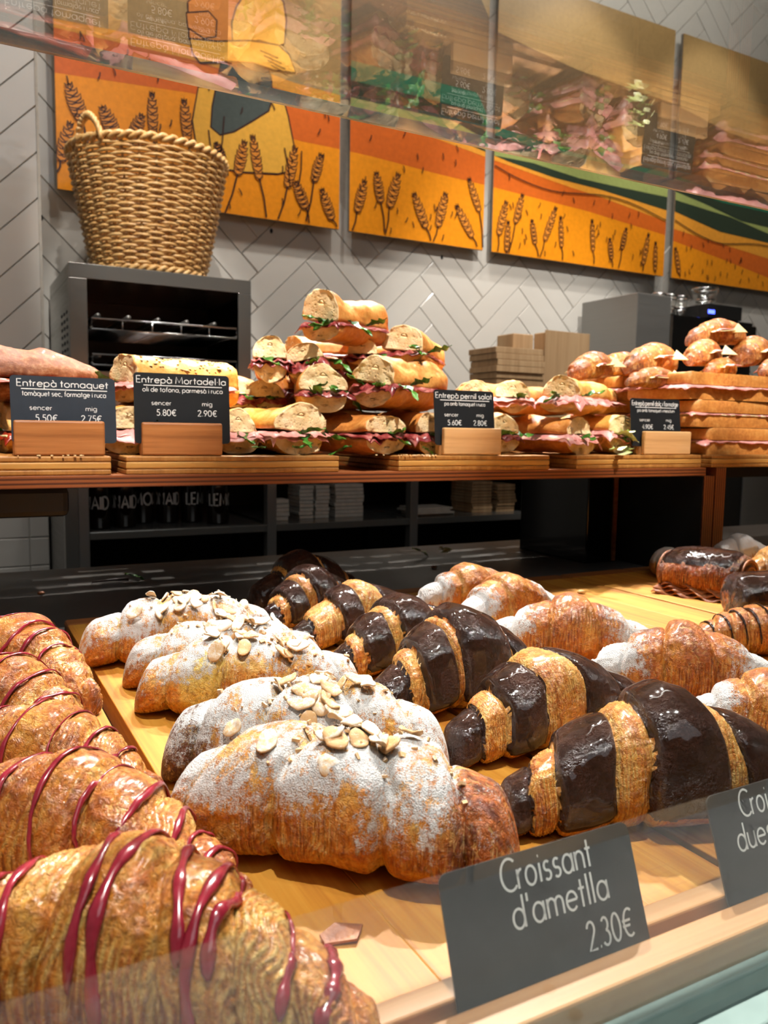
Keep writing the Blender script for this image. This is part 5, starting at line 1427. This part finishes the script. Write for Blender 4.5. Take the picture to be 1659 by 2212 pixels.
# ------------------------------------------------------------------ sandwiches on the upper shelf
BT = 0.1690
G1, G2, G3, G4, G5 = 'dried tomato sandwiches', 'mortadella sandwiches', 'cured ham sandwiches', 'cooked ham and cheese baguettes', 'toast sandwiches'
sandwich('dark crusted loaf sandwich on top behind the tomato card', G1, (-0.085, 0.940, 0.222), 86, 0.245, 0.075, 0.036, 0.020, 201, 'tomato', 'crust_dark', 1, True, 0, taper=0.62)
sandwich('dark loaf end at the left edge under the tomato sandwich', G1, (-0.06, 0.93, BT), 75, 0.095, 0.075, 0.028, 0.018, 203, 'tomato', 'crust_dark', 1, False)
sandwich('pale loaf sandwich hidden behind the tomato card', G1, (0.05, 0.955, BT), 80, 0.085, 0.07, 0.026, 0.018, 205, 'tomato', 'crust_pale', 1, True)

sandwich('seeded baguette sandwich lying on top behind the mortadella card', G2, (0.172, 0.925, 0.2235), 72, 0.135, 0.060, 0.032, 0.018, 211, 'ham', 'crust_pale', 2, False, 0, 0, 6, True, 0, 150)
sandwich('holey loaf sandwich between the tomato and mortadella cards', G2, (0.172, 0.89, BT), 8, 0.14, 0.055, 0.026, 0.021, 213, 'ham', 'crust_pale', 0, True)
sandwich('loaf sandwich behind the mortadella card', G2, (0.232, 0.895, BT), 4, 0.14, 0.056, 0.026, 0.021, 214, 'ham', 'crust_pale', 1, False)
sandwich('rolled ham sandwich just right of the mortadella card', G2, (0.291, 0.885, BT), 2, 0.15, 0.046, 0.024, 0.020, 215, 'ham', 'crust_pale', 2, False)
sandwich('golden loaf sandwich with pink ham and rocket at the front board corner', G2, (0.362, 0.878, BT), -16, 0.11, 0.074, 0.030, 0.021, 217, 'ham', 'crust_pale', 5, False, 0, 0, 5)
sandwich('shadowed cut loaf behind the mortadella pile', G2, (0.36, 0.99, 0.2215), 12, 0.07, 0.055, 0.020, 0.012, 219, 'cured', 'crust', 1, False)
sandwich('second shadowed cut loaf behind the mortadella pile', G2, (0.320, 0.99, 0.2235), -5, 0.07, 0.045, 0.020, 0.012, 220, 'cured', 'crust', 1, False)

sandwich('baguette sandwich at the very top of the cured ham pile', G3, (0.412, 0.935, 0.3065), 58, 0.128, 0.054, 0.034, 0.020, 231, 'cured', 'crust', 5, False, 2, 0, 6, True)
sandwich('upper left cut baguette of the cured ham pile, rocket at its side', G3, (0.346, 0.935, 0.2560), 22, 0.11, 0.042, 0.026, 0.022, 233, 'cured', 'crust', 2, False)
sandwich('upper baguette leaning right of the leftmost one in the cured ham pile', G3, (0.397, 0.93, 0.2560), 26, 0.11, 0.048, 0.020, 0.022, 235, 'cured', 'crust', 2, False, 0, -14)
sandwich('upper right baguette of the cured ham pile, ham and tomato showing', G3, (0.540, 0.955, 0.2830), 48, 0.110, 0.060, 0.030, 0.018, 237, 'cured', 'crust', 3, False, -4, 0, 4, True)
sandwich('small cut end between the two upper baguettes', G3, (0.486, 0.965, 0.2830), 30, 0.09, 0.042, 0.018, 0.010, 239, 'cured', 'crust_pale', 1, False)
sandwich('dark shaded baguette end in the middle of the cured ham pile', G3, (0.455, 1.000, 0.2600), 30, 0.09, 0.036, 0.018, 0.014, 240, 'cured', 'crust', 1, False)
sandwich('long front baguette in the middle layer above the cured ham card', G3, (0.462, 0.888, 0.2285), 60, 0.140, 0.062, 0.033, 0.022, 241, 'cured', 'crust', 4, False, 0, 0, 8, True)
sandwich('middle left baguette with rocket hanging out, above the board gap', G3, (0.402, 0.900, 0.2185), 18, 0.13, 0.060, 0.030, 0.022, 243, 'cured', 'crust_pale', 5, False)
sandwich('crusty front left baguette of the bottom layer with ham hanging over the board', G3, (0.474, 0.870, BT), -24, 0.12, 0.078, 0.023, 0.021, 245, 'cured', 'crust', 4, False)
sandwich('bottom layer baguette just left of the cured ham card', G3, (0.550, 0.888, BT), -8, 0.13, 0.052, 0.026, 0.022, 247, 'cured', 'crust', 3, False)
sandwich('bottom layer baguette hidden behind the cured ham card', G3, (0.610, 0.893, BT), -4, 0.13, 0.052, 0.026, 0.022, 248, 'cured', 'crust', 1, False)
sandwich('bottom layer baguette just right of the cured ham card', G3, (0.668, 0.892, BT), 2, 0.13, 0.046, 0.028, 0.022, 249, 'cured', 'crust', 2, False)

sandwich('front top ham baguette with lettuce left of the right hand card', G4, (0.755, 0.885, 0.2265), 62, 0.135, 0.056, 0.026, 0.018, 261, 'ham', 'crust_pale', 3, True, 0, 0, 4, True)
sandwich('small upper baguette end at the left of the cooked ham pile', G4, (0.660, 0.95, 0.2320), 28, 0.11, 0.044, 0.020, 0.012, 263, 'ham', 'crust_pale', 1, False)
sandwich('second upper baguette end in the cooked ham pile', G4, (0.705, 0.925, 0.2260), 32, 0.12, 0.050, 0.026, 0.016, 265, 'ham', 'crust_pale', 1, False)
sandwich('bottom ham baguette spilling pink ham over the board', G4, (0.785, 0.872, BT), -20, 0.12, 0.074, 0.026, 0.022, 267, 'ham', 'crust', 2, True)
sandwich('tilted bottom baguette with white lettuce by the right hand card', G4, (0.866, 0.880, BT + 0.002), -10, 0.12, 0.060, 0.026, 0.022, 269, 'ham', 'crust_pale', 1, True, 0, 10, 0, False, 4)
sandwich('bottom baguette behind the right hand card', G4, (0.935, 0.893, BT), 0, 0.12, 0.056, 0.026, 0.022, 270, 'ham', 'crust_pale', 1, True)
sandwich('upper baguette crust end behind the right hand card', G4, (0.885, 0.990, 0.2300), 65, 0.12, 0.052, 0.022, 0.016, 271, 'ham', 'crust_pale', 1, False)

for lb, g, x, y, z, L, w, h, sd in (
    ('loaf lying lengthwise at the back of the cured ham board, lowest', G3, 0.395, 1.070, BT, 0.30, 0.085, 0.028, 281),
    ('loaf lying lengthwise at the back of the cured ham board, middle', G3, 0.405, 1.066, BT + 0.0570, 0.27, 0.080, 0.026, 283),
    ('loaf lying lengthwise at the back of the cured ham board, uppermost', G3, 0.425, 1.062, BT + 0.1110, 0.19, 0.070, 0.022, 285),
    ('loaf lying lengthwise at the back of the mortadella board, lower', G2, 0.150, 1.075, BT, 0.22, 0.085, 0.026, 287),
    ('loaf lying lengthwise at the back of the mortadella board, upper', G2, 0.215, 1.070, BT + 0.0540, 0.17, 0.075, 0.022, 289),
    ('loaf lying lengthwise at the back of the cooked ham board, lower', G4, 0.720, 1.070, BT, 0.25, 0.085, 0.027, 291),
    ('loaf lying lengthwise at the back of the cooked ham board, upper', G4, 0.720, 1.066, BT + 0.0560, 0.22, 0.075, 0.024, 293)):
    sandwich(lb, g, (x, y, z), 90, L, w, h, h * 0.85, sd, 'cured', 'crust', 0, False, gapz=0.005)

for i, (x, y, rz, l) in enumerate(((0.425, 0.868, 2.6, 'rocket sprig hanging at the gap between the mortadella and cured ham boards'), (0.345, 0.858, 0.4, 'small rocket scrap at the front edge of the mortadella board'), (0.520, 0.862, 0.2, 'bright rocket leaf lying on the front of the cured ham board'), (0.318, 0.868, 3.6, 'rocket leaf lying by the rolled ham sandwich'))):
    o = tag(link('rocket_scrap', LEAVES[i % 6], None, (x, y, BT + 0.009), (0, 0.1, rz)), l, 'leaf', 'rocket scraps on the boards')
    o.scale = (1.1, 1.1, 1.1) if i == 0 else (0.7, 0.7, 0.7)
for i, (x, y, l) in enumerate(((0.875, 0.866, 'white lettuce scrap on the board beside the right hand card'), (0.840, 0.866, 'pale lettuce scrap under the bottom ham baguette'))):
    tag(link('lettuce_scrap', PALE[i], None, (x, y, BT + 0.010), (0.2, 0.2, 3.4 + i)), l, 'leaf', 'lettuce scraps on the boards')
rc = random.Random(4); m = MB()
for i in range(60):
    x = rc.gauss(0.50, 0.02) if i < 40 else rc.uniform(0.0, 0.12); z = rc.uniform(0.0005, 0.0012)
    m.box(x - z - 0.5, x + z - 0.5, -z * 0.7, z * 0.7, 0, z, 0, 0, Matrix.Translation((0, rc.uniform(-0.0025, 0.0025), 0)))
tag(m.build('bread_crumbs', M['crumb'], None, (0.5, 0.8505 - 0.0, 0.1496 + 0.0194)), 'scattered bread crumbs along the front of the boards', 'crumbs', None, 'stuff')

# toast sandwiches, stacked
def toast(label, x, y, z, w, d, seed, ang=0.0):
    t = thing('toast_sandwich', label, 'sandwich', (x, y, z), (0, 0, math.radians(ang)), G5)
    r = random.Random(seed)
    for k, zz in enumerate((0.0, 0.0225)):
        V = []; F = []
        m = MB(); a = r.uniform(-.004, .004)
        P = rrect(w, d, 0.014, 5); P = [(p[0] + a, p[1] + 0.0012 * math.sin(i * 1.7 + seed)) for i, p in enumerate(P)]
        n = len(P); h = 0.0185
        V = [(p[0] * 0.985, p[1] * 0.985, zz) for p in P] + [(p[0], p[1], zz + 0.003) for p in P] + [(p[0], p[1], zz + h - 0.003 + 0.0012 * math.sin(i * 0.9)) for i, p in enumerate(P)] + [(p[0] * 0.985, p[1] * 0.985 + 0.001, zz + h + 0.0012 * math.sin(i * 0.9)) for i, p in enumerate(P)]
        for l in range(3):
            for i in range(n): F.append((l * n + i, l * n + (i + 1) % n, (l + 1) * n + (i + 1) % n, (l + 1) * n + i))
        m.add(V, F, True); m.add(V[:n], [tuple(range(n))[::-1]], False); m.add(V[3 * n:], [tuple(range(n))], False)
        m.build('toast_slice', M['toast'], t)
    V, F = sheet_mesh(w * 0.98, d * 0.98, seed, 0.0010, 0.5, 0.007, 0.0014, 0.006)
    V[:, 0] -= w / 2; V[:, 1] += d / 2
    link('ham_slice', mesh_np('ham_slice', V, F, [M['ham']], None, True), t, (0, 0, 0.0212))
    V, F = sheet_mesh(w * 0.97, d * 0.97, seed + 3, 0.0003, 0.2, 0.003, 0.0016, 0.001)
    V[:, 0] -= w / 2; V[:, 1] += d / 2
    link('cheese_slice', mesh_np('cheese_slice', V, F, [M['cheese']], None, True), t, (0, 0, 0.0196))
toast('lowest toast sandwich of the stack right of the card', 1.165, 0.868, BT, 0.255, 0.13, 301)
toast('middle toast sandwich of the stack with folded ham', 1.140, 0.872, BT + 0.0425, 0.265, 0.13, 303, 1)
toast('topmost toast sandwich under the ham croissants', 1.130, 0.870, BT + 0.0850, 0.275, 0.13, 305, -1)
toast('toast sandwich at the back of the board bearing the croissant pile', 1.13, 1.02, BT, 0.27, 0.12, 307)
toast('second toast sandwich at the back bearing the croissant pile', 1.13, 1.02, BT + 0.0425, 0.27, 0.12, 309)
toast('third toast sandwich at the back bearing the croissant pile', 1.13, 1.02, BT + 0.085, 0.27, 0.12, 311)

hc = [('ham croissant on the very top of the pile, folded ham and cheese showing', 1.165, 0.965, 0.352, -8, 0.118, 0.026, -4, True),
      ('long ham croissant in the middle of the upper row with a cheese corner', 1.035, 0.985, 0.3000, 16, 0.150, 0.029, -5, True),
      ('ham croissant at the left end of the pile above the baguettes', 0.905, 0.985, 0.2850, 20, 0.115, 0.025, -6, True),
      ('ham croissant right of the middle with ham and cheese tongue', 1.120, 0.955, 0.3140, 22, 0.105, 0.026, -4, True),
      ('ham croissant cut by the right edge, wide ham slice hanging out', 1.235, 0.950, 0.3200, 24, 0.13, 0.029, -6, True),
      ('low ham croissant lying on the toast stack, second from its left', 0.990, 0.935, 0.2720, 6, 0.12, 0.019, 0, True),
      ('low ham croissant lying in the middle of the toast stack', 1.130, 0.925, 0.2970, 18, 0.10, 0.018, -3, False),
      ('low ham croissant at the right edge on the toast stack', 1.230, 0.900, 0.2970, 22, 0.11, 0.020, -3, False),
      ('ham croissant hidden at the back of the pile', 1.04, 1.06, 0.297, 5, 0.13, 0.025, 0, False)]
for i, (l, x, y, z, a, L, R, tl2, ch_) in enumerate(hc):
    ham_croissant(l, (x, y, z), a, L, R, 320 + i * 3, tl2, ch_)

# ------------------------------------------------------------------ price cards and holders
def holder(label, x, y, w, mat='beech', yaw=0.0):
    t = thing('card_holder', label, 'card holder', (x, y, BT), (0, 0, math.radians(yaw)), 'wooden card holders')
    MB().box(-w / 2, w / 2, 0.0, 0.0085, 0, 0.0345, 0.002).build('front_block', M[mat], t)
    MB().box(-w / 2, w / 2, 0.0145, 0.0245, 0, 0.0300, 0.002).build('back_block', M[mat], t)
    MB().box(-w / 2, w / 2, 0.0085, 0.0145, 0, 0.012).build('slot_floor', M[mat], t)
def upper_card(label, cx, y, yaw, lean, w, h, title, tw, sub, sw, p1, p2, mat, z0):
    fit = lambda s, size, frac: frac * w / (text_width(s) * size)
    lines = [(title, 0.0070, 0, h - 0.0104, fit(title, 0.0070, tw), 0.06), (sub, 0.0050, 0.001, h - 0.0196, fit(sub, 0.0050, sw), 0.06), ('sencer', 0.0048, -w * 0.22, h - 0.0335, 1.1, 0.055), ('mig', 0.0048, w * 0.26, h - 0.0335, 1.1, 0.055),
             (p1, 0.0066, -w * 0.17, h - 0.0445, 1.02, 0.06), (p2, 0.0066, w * 0.26, h - 0.0445, 1.02, 0.06)]
    price_card('price_card', label, (cx, y, z0), yaw, lean, w, h, lines, mat, 'sandwich price cards', (-w * 0.40, w * 0.42, h - 0.0130, 0.00045))
upper_card('slate price card for the dried tomato sandwich in a wooden holder', 0.1045, 0.8635, 0, 6, 0.0985, 0.066, 'Entrepà tomaquet', 0.87, 'tomàquet sec, formatge i ruca', 0.80, '5.50€', '2.75€', M['card_blue'], BT + 0.0125)
upper_card('black price card for the mortadella sandwich in a wooden holder', 0.2230, 0.8645, -3, 4, 0.1010, 0.074, 'Entrepà Mortadel·la', 0.94, 'oli de tofona, parmesà i ruca', 0.84, '5.80€', '2.90€', M['card'], BT + 0.0125)
upper_card('black price card for the cured ham sandwich, tilted in its holder', 0.5850, 0.8635, -2, 6, 0.0900, 0.070, 'Entrepà pernil salat', 0.94, 'pa amb tomaquet i ruca', 0.68, '5.60€', '2.80€', M['card'], BT + 0.0125)
upper_card('black price card for the cooked ham and cheese baguette at the right', 0.9250, 0.8635, -2, 6, 0.0980, 0.070, 'Entrepà pernil dolç i formatge', 0.93, 'pa amb tomaquet i mesclum', 0.75, '4.90€', '2.45€', M['card'], BT + 0.0125)
holder('wooden card holder in front of the dried tomato sandwiches', 0.0985, 0.853, 0.084, 'beech')
holder('wooden card holder in front of the mortadella sandwiches', 0.2195, 0.853, 0.084, 'beech', -3)
holder('pale wooden card holder in front of the cured ham sandwiches', 0.5900, 0.853, 0.086, 'beech_light', -2)
holder('pale wooden card holder at the right in front of the baguettes', 0.9380, 0.853, 0.092, 'beech_light', -2)

price_card('price_card', 'black almond croissant price card standing behind the front rail', (0.1935, 0.2092, -0.0125), 0, 20, 0.0910, 0.0585,
           [('Croissant', 0.0112, 0.0025, 0.0462, 0.70, 0.042), ("d'ametlla", 0.0112, 0.0065, 0.0330, 0.76, 0.042), ('2.30€', 0.0106, 0.0270, 0.0172, 0.72, 0.045)], M['card'], 'front price cards')
price_card('price_card', 'black price card at the right edge behind the front rail', (0.3310, 0.2092, -0.0125), 0, 20, 0.0910, 0.0585,
           [('Croissant', 0.0112, -0.004, 0.0462, 0.70, 0.042), ('dues', 0.0112, -0.020, 0.0330, 0.76, 0.042)], M['card'], 'front price cards')
